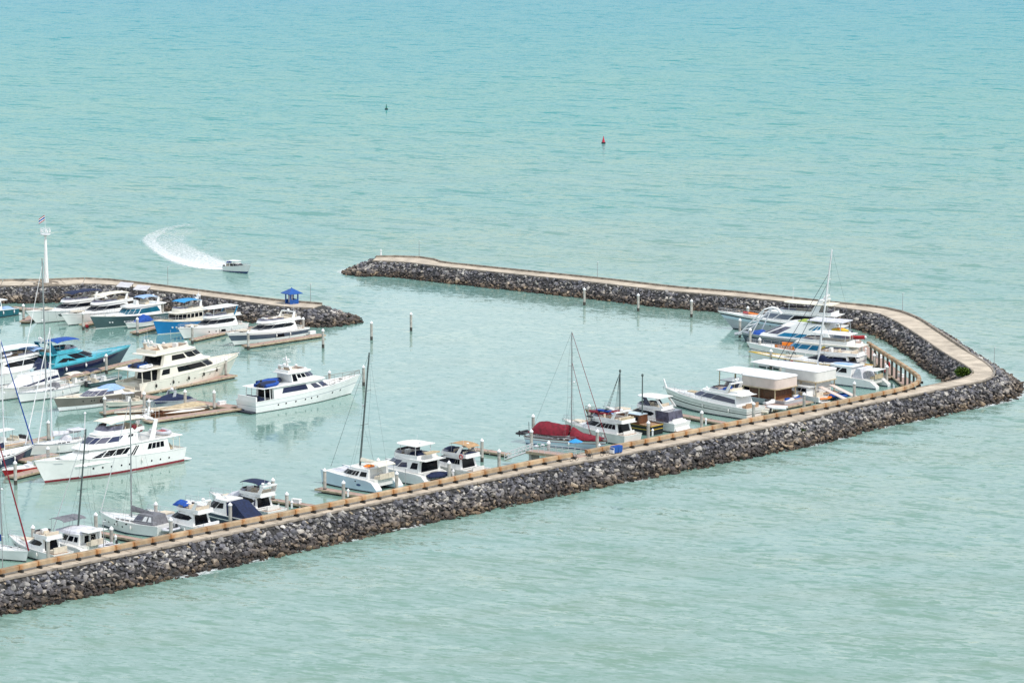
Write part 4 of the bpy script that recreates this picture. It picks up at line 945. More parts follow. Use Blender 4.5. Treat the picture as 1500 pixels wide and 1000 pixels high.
    def boom(s, x, z, ln, m='alu', cov=None, ch=.55, up=.0):
        X = x * s.L; MB().tube([(X, 0, z), (X - ln, 0, z + up)], .09, 6).build('boom', m, s.root)
        if cov:
            rr = []
            for i in range(9):
                u = i / 8; h = ch * (1.25 - u) + .1; rr.append([(X - .05 - u * ln * .97, y * (.24 - .08 * u), z + up * u + zz * h + (.02 * math.sin(i * 2.3))) for y, zz in ((-.5, -.25), (-1, 0), (-.8, .5), (0, 1), (.8, .5), (1, 0), (.5, -.25))])
            MB().loft(rr).build('sail_cover', cov, s.root)
    def wheel(s, x, z): ring(MB(), (x * s.L, 0, z + .7), .45, .03, ((0, 1, 0), (0, 0, 1))).tube([(x * s.L, 0, z), (x * s.L, 0, z + .75)], .06, 5).build('steering_wheel', 'steel', s.root)
    def sprayhood(s, x, z, w=.55, ln=1.3, h=.9, m='greycloth'):
        W = s.B / 2 * w; X = x * s.L; f = lambda xx, hh: [(xx, W * math.sin(a), z + hh * math.cos(a) ** .6 if abs(a) < 1.5 else z) for a in (-1.57, -1.1, -.6, 0, .6, 1.1, 1.57)]
        MB().loft([f(X, h), f(X + ln * .55, h * .95), f(X + ln, .08)]).build('sprayhood', m, s.root)


def tender(name, label, boat, x, y, z, ln=3.2, rot=0.0, tube='palecloth', inside='greycloth', motor=True, cov=None, cat='dinghy'):
    p = boat.w(x, y, z) if boat else None; return dinghy(name, label, p, boat.h + rot, ln, tube, inside, motor, cov, cat)


def dinghy(name, label, p, h, ln=3.2, tube='palecloth', inside='greycloth', motor=True, cov=None, cat='dinghy'):
    o = thing(name, label, cat, p[:], h); w = ln * .24; r = ln * .065; zz = .28
    P = [(-ln * .45, -w, zz), (ln * .15, -w, zz), (ln * .38, -w * .65, zz + .06), (ln * .5, 0, zz + .14), (ln * .38, w * .65, zz + .06), (ln * .15, w, zz), (-ln * .45, w, zz)]
    MB().tube(P, r, 7).build('tube', tube, o); MB().hexa([(-ln * .4, -w * .85, .05), (ln * .36, -w * .3, .12), (ln * .36, w * .3, .12), (-ln * .4, w * .85, .05), (-ln * .4, -w * .9, .22), (ln * .4, -w * .4, .28), (ln * .4, w * .4, .28), (-ln * .4, w * .9, .22)]).build('floor', inside, o, smooth=False)
    if cov:
        rr = []
        for i in range(8):
            u = i / 7; ww = w * 1.15 * (1 if u < .6 else 1 - ((u - .6) / .42) ** 2); rr.append([(lerp(-ln * .5, ln * .52, u), ww * y, zz + .05 + q * .5 * math.sin(.35 + u * 2.3)) for y, q in ((-1, 0), (-.6, .8), (0, 1), (.6, .8), (1, 0))])
        MB().loft(rr).build('canvas_cover', cov, o)
    else: MB().box(-ln * .12, 0, -w * .9, w * .9, zz, zz + .12).build('thwart', inside, o, smooth=False)
    if motor: MB().box(-ln * .52, -ln * .43, -.14, .14, .35, .85, tx=.03, ty=.03).box(-ln * .5, -ln * .46, -.06, .06, -.2, .35).build('outboard', 'darkrubber', o, smooth=False)
    return o


def jet_ski(label, px, py, h, m1, m2, z=DZ):
    p = at(px, py, z + .2); o = thing('jet_ski', label, 'jet ski', (p.x, p.y, z), h); rr = [[(x, -w, .12), (x, -w * 1.05, .42), (x, -w * .5, zt), (x, w * .5, zt), (x, w * 1.05, .42), (x, w, .12)] for x, w, zt in ((-1.4, .48, .55), (-.6, .55, .6), (.3, .52, .85), (1.0, .35, .8), (1.5, .06, .55))]
    MB().loft(rr).build('hull', m1, o); MB().box(-1.2, .15, -.2, .2, .6, .95, tx=.08, ty=.03).build('saddle', m2, o, smooth=False); MB().tube([(.35, -.38, 1.15), (.5, 0, 1.1), (.35, .38, 1.15)], .04).tube([(.5, 0, .8), (.48, 0, 1.12)], .08).build('handlebar', 'black', o)


# shared recipes -------------------------------------------------
def fly_yacht(label, stern, bow, beam, fs, fb, ov, side='white', rows=None, boot='boot', h1=1.85, fly=True, top=None, topm='navycloth', archx=.26, glass='glass', deckw=.8, x=(.16, .46, .84), swoop=True, trim=None, cat='motor yacht', ports=(), hullwin=None, plat=1.1, fend=(.3, .5), seat=True, name='motor_yacht', arch=True, cov=None):
    b = Boat(name, label, cat, stern, bow, beam).hull(fs, fb, ov, side, boot, rows, trim=trim, tr=-.25); xa, xs, xf = x; z = b.sheer(.35) - .1
    b.trunk(xs + .05, min(.93, xf + .12), deckw * .8, .55); b.platform(plat)
    z1 = z + h1
    b.tier(xa, xs, xf, deckw, .18, z, z1, ra=.03, rf=.24, tum=.34, panes=(), roof='white', oh=.11, roww=.16, back=(.08, .85))
    if swoop:
        b.pane(0, [(.10, .66), (.36, .44), (.995, .42), (.995, .82), (.52, .82)], glass)
    else: b.row(5, .05, .96, .42, .84, m=glass)
    b.wrap(.42, .84, .012, m=glass)
    if ports: b.ports(ports, .55, .15)
    if hullwin:
        for q in hullwin: b.hullpoly(q)
    b.rail(.42); b.fenders(fend); b.hatch(min(.9, xf + .06)); b.anchor(); b.seats(.085, b.sheer(0) - .3, 'offwhite', .55, .05); MB().box(.03 * b.L, (xa + .02) * b.L, -b.B * .36, b.B * .36, b.sheer(.1) - .12, b.sheer(.1) - .085).build('cockpit_floor', 'teak', b.root, smooth=False); b.pad(min(.9, xf - .03), min(.96, xf + .11), .42, dz=.3)
    zf = z1 + .12
    if fly:
        b.coam(xa - .06, xs - .1, xf - .2, deckw * .88, .25, zf, .5, screen=.35)
        if seat: b.console(xf - .30, zf, -.4); b.seats(xf - .36, zf, w=.22, ln=.04); b.seats(xa + .05, zf, w=.6, ln=.1)
        if cov: b.cover(xa, xf - .24, deckw * .8, zf + .45, [.1, .5, .35, .45, .05], cov, seed=3)
        if arch: b.arch(archx - .06, deckw * .88, zf + .3, zf + 1.55, rake=-.55)
        if top == 'bimini': b.bimini(xa - .02, xf - .26, deckw * .8, zf + 2.0, topm, z0=zf + .45)
        if top == 'hard': b.slab('hardtop', xa - .02, xf - .2, deckw * .92, zf + 1.95, .16, topm); b.posts4(xa + .02, xf - .27, deckw * .74, zf + .4, zf + 1.96, .05, 'whitealu', lean=-.25)
    return b, z, z1, zf


def sail_yacht(label, stern, bow, beam, fs, fb, ov, side='white', boot='boot', rows=None, mx=.55, mh=18, mm='alu', forem='cap', cov='navycloth', rake=.3, trunk=.42, hood='greycloth', fore=None, sprd=(.38, .68), blen=.36, trim=None, lean=0.0, name='sailing_yacht', forer=.07, frs=1.0, mr=.13):
    b = Boat(name, label, 'sailing yacht', stern, bow, beam).hull(fs, fb, ov, side, boot, rows, pw=1.8, sw=.72, trim=trim, tr=-.4, bulwark=.06)
    b.trunk(.34, .82, .62, trunk); z = b.sheer(.4) - .1
    for t in (.40, .48, .56, .64):
        for sd in (-1, 1): MB().box(t * b.L - .35, t * b.L + .35, sd * b.B * .293 - .03, sd * b.B * .293 + .03, z + .12, z + .27).build('window', 'glass', b.root, smooth=False)
    W = b.B / 2 * .5; L = b.L
    MB().box(.06 * L, .33 * L, -W, -W + .25, z, z + .35).box(.06 * L, .33 * L, W - .25, W, z, z + .35).build('cockpit_coaming', 'white', b.root, smooth=False); MB().box(.07 * L, .33 * L, -W + .26, W - .26, z, z + .04).build('cockpit_floor', 'teak', b.root, smooth=False)
    b.wheel(.14, z); b.hatch(.74, m='glass'); b.rail(.02, .62, r=.022); b.anchor(); b.fenders((.35, .6))
    if hood: b.sprayhood(.33, z + .3, m=hood)
    b.mast(mx, z + trunk, mh, mr, mm, rake, sprd, forem=forem, fore=fore, lean=lean, forer=forer, frs=frs); b.boom(mx - .012, z + trunk + 1.0, blen * L, mm, cov)
    return b


def cat_hull(label, stern, bow, beam, fs, fb, side='white', name='catamaran', cat='catamaran', boot='boot', deck='offwhite'):
    """two slim hulls and a bridge deck"""
    b = Boat(name, label, cat, stern, bow, beam); b.fs, b.fb, b.ov, b.sw, b.pw, b.tr = fs, fb, .45, .92, 2.6, 0; L = b.L
    hw = beam * .13
    for sd in (-1, 1):
        m = MB(); rr = []; c = sd * (beam / 2 - hw)
        for i in range(13):
            t = i / 12; w = hw * (lerp(.8, 1, min(1, t / .3)) if t < .5 else max(.03, 1 - ((t - .5) / .5) ** 2)); z = lerp(fs, fb, t) if t > .1 else lerp(.45, lerp(fs, fb, .1), t / .1); x = t * L
            rr.append([(x, c - w * .7, -.5), (x, c - w * .95, .0), (x, c - w * .97, .22), (x + .4 * t ** 3, c - w, z), (x + .4 * t ** 3, c + w, z), (x, c + w * .97, .22), (x, c + w * .95, .0), (x, c + w * .7, -.5)])
        o = m.loft(rr); o.m = [0 if (k % 8) in (0, 1, 5, 6, 7) else 1 for k in range(96)] + [1, 1]; o.build('hull', [boot, side], b.root)
        MB().loft([[(x, c - w, z), (x, c + w, z), (x, c + w, z + .03), (x, c - w, z + .03)] for x, w, z in [(r[3][0], abs(r[4][1] - r[3][1]) / 2 * .97, r[3][2] + .003) for r in rr]]).build('side_deck', deck, b.root)
    z = lerp(fs, fb, .4)
    MB().hexa([(L * .08, -beam * .37, .8), (L * .74, -beam * .37, .9), (L * .74, beam * .37, .9), (L * .08, beam * .37, .8), (L * .08, -beam * .37, z - .02), (L * .74, -beam * .37, z + .1), (L * .74, beam * .37, z + .1), (L * .08, beam * .37, z - .02)]).build('bridge_deck', deck, b.root, smooth=False)
    MB().tube([(L * .95, -beam * .4, fb - .15), (L * .95, beam * .4, fb - .15)], .1, 6).build('crossbeam', 'whitealu', b.root); MB().box(L * .745, L * .94, -beam * .33, beam * .33, fb - .22, fb - .18).build('trampoline', 'palecloth', b.root, smooth=False)
    return b, z
# ================================================================ the fleet
hw = lambda a, b, f0, f1, s=.01: [(a, f0), (b, f0), (b + s, f1), (a + s, f1)]
# --- A: yachts under the left breakwater, bows to the lower left
b = Boat('motor_yacht', 'teal hulled boat with white cabin cut off by the left edge below the rocks', 'motor yacht', (19, 460), (-62, 472), 4.6).hull(1.5, 2.6, 1.5, 'teal', 'boot', trim='white')
b.tier(.28, .5, .74, .72, .2, 1.5, 3.6, ra=.02, rf=.1, panes=[(0, [(.1, .45), (.9, .45), (.9, .85), (.1, .85)], 'tealglass')], wrap=(.45, .88), roof='white', oh=.12); b.platform(.8, 'white'); b.cover(.03, .24, .7, 1.4, [.1, .6, .5, .1], 'paleblue'); b.fenders((.1, .3), m='cap'); b.rail(.4)
fly_yacht('white flybridge yacht with navy sun top, first right of the short finger', (158, 459), (54, 474), 5.6, 1.7, 3.0, 3.0, h1=1.9, top='bimini', topm='navycloth', archx=.3, hullwin=[hw(.66, .73, .52, .70)], boot='greycloth')
b, z, z1, zf = fly_yacht('white flybridge yacht with cream sun top wedged behind the grey green hull', (196, 461), (101, 477), 5.2, 1.6, 2.8, 2.4, h1=1.85, top='bimini', topm='creamcloth', hullwin=[hw(.45, .72, .55, .74)], boot='boot')
b = Boat('motor_yacht', 'grey green hulled sport yacht with white wheelhouse roof and teal windows', 'motor yacht', (238, 467), (141, 481.5), 5.4).hull(1.7, 2.9, 1.7, 'greengrey', 'white', trim='white', bt=.12)
b.ports((.50, .55, .66, .80, .83), .45, .17, 'cap'); b.tier(.12, .5, .66, .84, .3, 1.7, 3.7, ra=.0, rf=.12, tum=.2, panes=[(0, [(.04, .30), (.97, .30), (.97, .80), (.2, .86)], 'tealglass')], wrap=(.32, .84), wrapm='tealglass', roof='white', oh=.07, ohf=.05, roww=.28, rz=.25); b.rail(.5); b.pad(.72, .85, .5, 'tan'); b.bimini(.14, .36, .6, 5.6, 'paleblue', z0=3.9); b.seats(.3, 3.95, w=.5, ln=.06); b.console(.4, 3.95); b.arch(.14, .7, 3.9, 5.1, rake=-.3); b.platform(1.0); b.trunk(.64, .86, .6, .5)
b = Boat('motorboat', 'small white motorboat under a bright blue canvas cover beside the trawler', 'motorboat', (224, 475.5), (188, 481.5), 2.6).hull(.9, 1.3, .8, 'white', 'boot'); b.cover(.05, .75, .85, 1.1, [.3, 1.2, 1.5, .9, .2], 'bluecloth'); b.pad(.78, .92, .4, 'white'); b.platform(.5, 'white'); b.rail(.7, .4)
b = Boat('trawler_yacht', 'bright blue hulled trawler yacht with cream cabin and pale blue sun top', 'trawler', (296, 479), (231, 490), 5.0).hull(1.9, 3.1, 1.3, 'blue', 'white', trim='cream', bt=.14)
b.ports((.63, .7, .76), .5, .2, 'cap'); b.tier(.12, .5, .68, .78, .42, 1.9, 4.0, rf=.02, tum=.05, m='cream', panes=[(0, [(.05, .45), (.25, .45), (.25, .85), (.05, .85)]), (0, [(.3, .45), (.5, .45), (.5, .85), (.3, .85)]), (0, [(.55, .45), (.74, .45), (.74, .85), (.55, .85)]), (0, [(.79, .45), (.97, .45), (.97, .85), (.79, .85)])], wrap=(.42, .88), roof='cream', oh=.1, ohf=.04, roww=.2)
b.coam(.1, .45, .6, .7, .4, 4.13, .75, 'cream', screen=.3); b.console(.5, 4.13); b.seats(.35, 4.13, w=.5, ln=.08); b.bimini(.14, .54, .74, 6.5, 'skycloth', z0=4.7, drop=.2); b.arch(.12, .6, 4.6, 6.0, rake=-.2); b.mastlet(.1, 5.6, 1.8, .5); b.rail(.45); b.pad(.74, .86, .4, 'tan'); b.platform(.8); b.anchor()
b, z, z1, zf = fly_yacht('white yacht with white hardtop and blue arch panel behind a pile', (352, 483), (270, 497), 5.0, 1.6, 2.6, 1.9, h1=1.9, top='hard', topm='white', hullwin=[hw(.40, .50, .40, .70)], ports=(.56, .66), arch=False)
b.poles('arch_panel', [((.22 * b.L, sd * 1.9, zf + .3), (.16 * b.L, sd * 1.8, zf + 1.9)) for sd in (-1, 1)], .16, 'blueglass')
b, z, z1, zf = fly_yacht('slate grey hulled flybridge yacht with white upperworks at the outer end of the row', (440, 490.5), (344, 506.5), 5.6, 1.8, 2.9, 2.3, h1=1.85, rows=[(.34, 'white'), (.80, 'slate'), (1.0, 'white')], hullwin=[hw(.38, .48, .42, .72)], ports=(.3,))
# --- B: bows to the upper right
b, z, z1, zf = fly_yacht('large white yacht at left edge carrying a grey tender and a white awning', (-34, 567), (104, 541), 6.4, 2.0, 3.4, 3.0, h1=2.3, top='bimini', topm='cap', archx=.18)
tender('dinghy', 'grey inflatable tender stored on the deck of the large white yacht at left edge', b, .24, -1.4, zf + .75, 3.6, .1)
b.bimini(.52, .66, .7, z1 + 1.2, 'paleblue', z0=z1 + .1); b.mastlet(.12, zf + 1.3, 2.2)
b = Boat('motor_yacht', 'navy hulled yacht with turquoise superstructure and bright blue sun top', 'motor yacht', (38, 556), (176, 531), 6.2).hull(2.0, 3.2, 3.0, 'navy', 'navy', rows=[(.86, 'navy'), (1.0, 'turq')], trim='turq', deck='turq', tr=-.5)
b.trunk(.5, .9, .62, .7, 'turq'); b.tier(.20, .5, .80, .78, .12, 2.0, 4.2, ra=.05, rf=.24, tum=.4, m='turq', panes=[(0, [(.1, .3), (.5, .25), (.9, .55), (.5, .62)]), (0, [(.62, .30), (.97, .28), (.97, .50), (.8, .52)])], wrap=(.38, .86), roof='turq', oh=.07, roww=.25)
b.pane(2, [(.05, .3), (.95, .3), (.95, .7), (.05, .75)]); b.coam(.16, .36, .52, .66, .25, 4.33, .55, 'turq', screen=.4); b.console(.44, 4.33); b.seats(.34, 4.33, m='tealglass', w=.5, ln=.06); b.seats(.24, 4.33, w=.5, ln=.06)
b.arch(.2, .66, 4.5, 6.6, rake=-.9, th=.9, m='tealglass'); b.bimini(.26, .5, .64, 6.7, 'bluecloth', z0=4.8, drop=.5); b.mastlet(.17, 6.5, 1.3, .4); b.cover(.02, .19, .85, 2.0, [.2, 1.6, 1.9, 1.2], 'navycloth'); b.cover(-.03, .07, .8, .8, [.3, 1.1, 1.2], 'skycloth', seed=9); b.rail(.5); b.platform(1.2, 'bluecloth'); b.fenders((.3, .5, .7), m='cap', r=.22); b.anchor()
# cream three-deck yacht
b = Boat('motor_yacht', 'cream three deck motor yacht with slanted black window bands lying along its pontoon', 'motor yacht', (190, 579), (334, 548.5), 6.6).hull(2.5, 3.9, 3.4, 'cream', 'cream', rows=[(.62, 'cream'), (1.0, 'cream')], deck='cream', tr=-.6, bulwark=.5, pw=3.0)
b.tier(.17, .6, .86, .96, .45, 2.2, 4.7, ra=.02, rf=.16, tum=.18, m='cream', wrap=(.5, .84), panes=[(0, [(.04, .45), (.26, .45), (.3, .84), (.08, .84)]), (0, [(.50, .44), (.84, .44), (.87, .84), (.53, .84)])], name='main_deck_house', back=(.05, .85))
b.pane(1, [(-.5, .46), (.95, .46), (.93, .86), (-.44, .86)]); b.pane(2, [(.03, .46), (.9, .46), (.9, .86), (.03, .86)])
L = b.L; MB().loft([b.outline(-.01, .5, .74, 3.22, 1.9, 4.703), b.outline(-.01, .5, .74, 3.3, 1.9, 4.8), b.outline(.0, .5, .73, 3.2, 1.8, 4.9)]).build('upper_deck', 'cream', b.root)
b.posts4(.01, .1, .9, 2.4, 4.75, .1, 'cream', 'pillar')
b.tier(.22, .5, .70, .86, .42, 4.9, 7.0, ra=.03, rf=.10, tum=.3, m='cream', name='upper_deck_house', wrap=(.42, .86), panes=[(0, [(.34, .36), (.93, .36), (.96, .8), (.38, .8)])], back=(.05, .85))
b.pane(1, [(.12, .36), (.96, .36), (.94, .82), (.16, .82)]); MB().loft([b.outline(.14, .45, .60, 2.75, 1.4, 7.003), b.outline(.14, .45, .60, 2.85, 1.4, 7.15), b.outline(.15, .45, .58, 2.6, 1.2, 7.28)]).build('fly_deck', 'cream', b.root)
b.coam(.17, .36, .56, .74, .3, 7.28, .7, 'cream'); b.console(.46, 7.3); b.seats(.36, 7.3, w=.4, ln=.05); b.arch(.24, .6, 7.3, 8.9, rake=-.9, th=.8, m='cream'); b.mastlet(.2, 8.4, 1.5, 1.0); b.dome(.4 * L, 1.4, 8.0, .32); b.dome(.52 * L, -1.2, 8.0, .32); b.dome(.3 * L, 1.2, 7.9, .4); b.whip(.42 * L, 0, 7.9, 3)
b.ports((.28, .36, .44, .52, .60, .68), .5, .13); b.fenders((.14, .3, .45, .6, .74), (-1,), m='float', r=.2); b.rail(.72, .9); b.anchor(); b.platform(1.3, 'teak')
for sd in (-1, 1): MB().hexa([(-.3, sd * 2.9 - .3, .3), (1.4, sd * 2.9 - .3, 2.2), (1.4, sd * 2.9 + .3, 2.2), (-.3, sd * 2.9 + .3, .3), (-.3, sd * 2.9 - .3, .6), (1.4, sd * 2.9 - .3, 2.5), (1.4, sd * 2.9 + .3, 2.5), (-.3, sd * 2.9 + .3, .6)]).build('stern_stair', 'cream', b.root, smooth=False)
tender('dinghy', 'navy covered tender on the aft upper deck of the cream yacht', b, .12, .6, 4.95, 4.2, .1, cov='navycloth', tube='kioskblue')
tender('dinghy', 'white jet boat beside the navy covered tender on the cream yacht', b, .11, -1.6, 4.95, 2.9, .1, tube='cap', inside='white', motor=False)
# white yacht with blue covers in open water
b = Boat('motor_yacht', 'white motor yacht with blue covered tenders on deck, lying stern to the brown finger', 'motor yacht', (362, 603.5), (514, 576.5), 5.8).hull(2.1, 3.4, 2.4, 'white', 'boot', rows=[(.55, 'white'), (.60, 'greyhull'), (1.0, 'white')], tr=-.3, bulwark=.35, bt=.12)
b.ports((.2, .27, .36, .45, .51, .57, .73, .82), .46, .17)
b.tier(.17, .56, .80, .84, .3, 2.0, 4.2, ra=.0, rf=.12, tum=.2, name='main_deck_house', panes=[(0, [(.22, .40), (.92, .40), (.97, .85), (.30, .85)], 'navy')], back=(.05, .85))
b.pane(1, [(.3, .38), (.95, .38), (.8, .8), (.3, .8)], 'navy'); b.pane(2, [(.05, .38), (.9, .38), (.75, .8), (.05, .8)], 'navy')
L = b.L; MB().loft([b.outline(.06, .52, .70, 2.62, 1.2, 4.203), b.outline(.05, .52, .70, 2.7, 1.2, 4.3), b.outline(.06, .52, .69, 2.6, 1.1, 4.42)]).build('boat_deck', 'white', b.root); b.posts4(.08, .13, .86, 2.2, 4.25, .07, 'white', 'pillar')
b.tier(.36, .52, .62, .68, .35, 4.42, 6.1, ra=-.01, rf=.07, tum=.12, name='wheelhouse', wrap=(.42, .88), wrapm='navy', panes=[(0, [(.06, .1), (.34, .1), (.34, .9), (.06, .9)], 'glass'), (0, [(.42, .42), (.66, .42), (.66, .86), (.42, .86)]), (0, [(.72, .42), (.96, .42), (.96, .86), (.72, .86)])], roof='white', oh=.04, ohf=.02, roww=.22)
b.coam(.33, .46, .54, .6, .35, 6.22, .5); b.seats(.42, 6.22, w=.4, ln=.05); b.arch(.36, .56, 6.3, 7.3, rake=-.4); b.mastlet(.385, 7.1, 2.0, .8); b.dome(.5 * L, .9, 6.75, .28); b.whip(.52 * L, -1, 6.6, 2.0)
b.trunk(.66, .84, .6, .9); b.rail(.62, .8, 'wood', .035); b.anchor(); b.platform(1.3, 'boot'); b.seats(.09, 2.0, 'navycloth', .6, .05); MB().box(-.05, .25, -2.4, 2.4, 1.0, 3.0).build('transom', 'white', b.root, smooth=False); b.hatch(.9); b.whip(.78 * L, 0, 3.5, 1.3)
tender('dinghy', 'tender under a blue cover, outboard of two on the white yacht boat deck', b, .16, -1.0, 4.45, 5.0, .15, tube='bluecloth', cov='navycloth'); tender('dinghy', 'tender under a blue cover, nearest the wheelhouse of the white yacht', b, .25, .9, 4.45, 5.0, .05, tube='navycloth', cov='bluecloth')
dinghy('dinghy', 'grey blue inflatable floating at the stern of the white yacht with blue covers', at(357, 600.5), b.h + 1.4, 3.4, tube='navycloth', inside='paleblue', motor=False)
# --- C
b = Boat('motor_yacht', 'white sport cruiser with one long dark sweeping side window at left edge', 'motor yacht', (84, 568), (-6, 588), 4.8).hull(1.6, 2.6, 1.6, 'white', 'boot', rows=[(.7, 'white'), (1.0, 'offwhite')]); b.tier(.08, .5, .84, .86, .12, 1.6, 3.7, ra=.02, rf=.2, tum=.4, panes=[(0, [(.02, .42), (.99, .30), (.99, .46), (.6, .62), (.05, .66)], 'navy')], roof='white', roww=.1); b.pane(1, [(.02, .3), (.98, .12), (.98, .3), (.02, .46)], 'navy'); b.pane(2, [(.02, .12), (.9, .04), (.9, .2), (.02, .3)], 'navy'); b.rail(.5); b.fenders((.2, .5)); b.platform(.9); b.hullpoly(hw(.5, .56, .5, .62)); b.hatch(.9)
sail_yacht('white sailing yacht with the tall bare grey mast standing in front of the beacon tower', (108, 574), (30, 590), 4.0, 1.4, 1.9, .8, mx=.52, mh=24.3, cov=None, hood='greycloth', rake=-.3, sprd=(.3, .52, .74), mr=.16, forem='cap', frs=.95, trim='greyhull')
b = Boat('motor_yacht', 'taupe hulled sport cruiser with a round black emblem and a blue cockpit cover', 'motor yacht', (196, 584), (87, 602.5), 4.8).hull(1.8, 2.6, 1.3, 'taupe', 'boot', rows=[(.28, 'cap'), (.96, 'taupe'), (1.0, 'cap')], deck='creamcloth', trim='cream', bt=.1); b.tier(.2, .52, .74, .74, .25, 1.8, 3.0, ra=.05, rf=.16, tum=.35, m='offwhite', wrap=(.15, .9), wrapm='clearvinyl', panes=[(0, [(.5, .2), (.98, .2), (.98, .85), (.6, .85)], 'clearvinyl')]); b.cover(.18, .5, .72, 2.6, [.2, .9, 1.0, .7, .2], 'paleblue', seed=5); b.pad(.78, .88, .35, 'cushion'); b.rail(.6, .5); b.platform(1.1, 'tan'); b.seats(.1, 1.7, 'cushion', .7, .05)
for sd in (1, -1):
    P = [b.hp(.53 + .42 / b.L * math.cos(a * .4488), .56 + .42 * math.sin(a * .4488) / b.sheer(.53), sd) for a in range(14)]; Q = [b.hp(.53 + .27 / b.L * math.cos(a * .4488), .56 + .27 * math.sin(a * .4488) / b.sheer(.53), sd) for a in range(14)]; o = Vector((0, sd * .03, 0))
    MB().loft([P, [p + o for p in P], [p + o for p in Q], Q], False).build('emblem_ring', 'black', b.root, smooth=False); b.hullpoly([(.53 + .23 / b.L, .62), (.53 + .05 / b.L, .62), (.53 - .22 / b.L, .46), (.53 - .06 / b.L, .46)], 'black', 'emblem_bar', (sd,))
b.ports((.62, .65, .74), .66, .12)
b = Boat('motorboat', 'small white centre console runabout at the narrow finger end', 'motorboat', (208, 591.5), (160, 597), 2.5).hull(.8, 1.15, .8, 'cream', 'boot'); b.console(.42, .8); b.posts4(.32, .55, .5, .8, 2.3, .04); b.slab('hardtop', .28, .6, .6, 2.3, .1, 'palecloth'); b.seats(.2, .75, w=.6, ln=.1); b.pad(.62, .85, .5); b.rail(.6, .4)
MB().box(-.6, -.1, -.3, .3, .3, 1.3, tx=.08, ty=.06).build('outboard', 'darkrubber', b.root, smooth=False)
b = Boat('motorboat', 'low boat under a navy canvas cover with a small radar hoop behind the brown boats', 'motorboat', (280, 590), (218, 600), 3.4).hull(1.0, 1.7, 1.1, 'greyhull', 'boot'); b.cover(.04, .92, .9, 1.1, [.25, .8, 1.3, 1.2, .7, .3], 'navycloth', seed=8); b.arch(.45, .6, 1.8, 2.8, rake=-.3, m='greyhull'); b.whip(.45 * b.L, 0, 2.9, 1.6); b.platform(.7, 'tan')
b = Boat('motorboat', 'long brown speedboat with black hull stripe under a tan cover at the brown finger', 'motorboat', (300, 599), (184, 615.5), 3.6).hull(.9, 1.7, 2.4, 'black', 'black', rows=[(.45, 'black'), (.62, 'cream'), (1.0, 'wood')], deck='tan', trim='cream', pw=1.9); b.cover(.02, .55, .8, 1.0, [.3, .7, .6, .4, .1], 'tan', seed=4); b.pad(.58, .7, .5, 'tan'); b.rail(.6, .35); b.platform(.8, 'tan'); b.hatch(.78)
b = Boat('motorboat', 'slim wooden longtail hull lying between the brown speedboat and its pontoon', 'motorboat', (302, 602.5), (216, 615.5), 1.6).hull(.5, 1.1, 1.4, 'wood', 'black', deck='tan'); b.cover(.05, .7, .9, .6, [.1, .3, .35, .2], 'cream', seed=6)
b.seats(.8, .6, 'wood', .6, .06)
for lab, cv, x, y, cl in (('small skiff under a navy awning behind the taupe cruiser', 'navycloth', (122, 563.5), (152, 558), 'greyhull'), ('small grey skiff with a cream awning behind the white sailing yacht', 'creamcloth', (92, 569), (126, 563), 'offwhite'), ('dark workboat with a tan console tucked astern of the cream yacht', None, (128, 567), (176, 560), 'greengrey')):
    b = Boat('motorboat', lab, 'motorboat', x, y, 2.3).hull(.8, 1.1, .5, cl, 'boot'); b.console(.5, .75); b.seats(.25, .75, w=.6, ln=.1); b.rail(.6, .35)
    if cv: b.bimini(.2, .75, .9, 2.7, cv, z0=.8)
    MB().box(-.5, -.05, -.25, .25, .2, 1.2, tx=.06, ty=.05).build('outboard', 'darkrubber', b.root, smooth=False)
# --- D
b = sail_yacht('white ketch style sailing yacht with pale furled headsails behind the red waterline yacht', (128, 655), (44, 668), 4.2, 1.5, 2.1, .9, mx=.62, mh=19.5, mm='whitealu', forem='cap', fore=[1.0, .86], cov='palecloth', rake=.1, hood='palecloth', blen=.5, frs=.98, forer=.11, trim='greyhull')
MB().tube([(.05 * b.L, 0, 1.5), (.03 * b.L, 0, 5.8)], .09, 6).build('mizzen_post', 'whitealu', b.root); b.dome(.03 * b.L, 0, 5.8, .24); b.posts4(.1, .3, .5, 1.6, 3.4, .05, 'whitealu'); b.slab('hardtop', .08, .32, .6, 3.4, .1, 'palecloth')
b = sail_yacht('navy hulled sailing yacht with a blue furled headsail at the left edge', (-44, 691), (43, 671.5), 4.3, 1.5, 2.2, 1.0, side='navy', rows=[(.82, 'navy'), (.9, 'cap'), (1.0, 'navy')], boot='boot', mx=.58, mh=19, mm='whitealu', forem='bluecloth', cov='navycloth', trim='white', forer=.12)
b = Boat('motorboat', 'little boat with bright red hull and white deck beside its wooden finger end', 'motorboat', (50, 689), (8, 697.5), 2.4).hull(.9, 1.2, .8, 'red', 'red', trim='white', deck='white'); b.trunk(.4, .85, .6, .4); b.seats(.2, .8, 'cap', .6, .12); b.rail(.55, .4)
b = Boat('motorboat', 'yellow hulled day boat with dark outboards and a white console top at left edge', 'motorboat', (32, 650), (-30, 662), 3.0).hull(1.0, 1.5, 1.0, 'yellow', 'boot', rows=[(.5, 'yellow'), (1.0, 'white')]); b.console(.45, .9); b.posts4(.3, .6, .6, .9, 3.0, .05); b.slab('hardtop', .26, .66, .75, 3.0, .12, 'cap'); b.seats(.22, .9, w=.7, ln=.08)
for y in (-.75, 0, .75): MB().box(-.75, -.05, y - .27, y + .27, .2, 1.55, tx=.1, ty=.05).build('outboard', 'darkrubber', b.root, smooth=False)
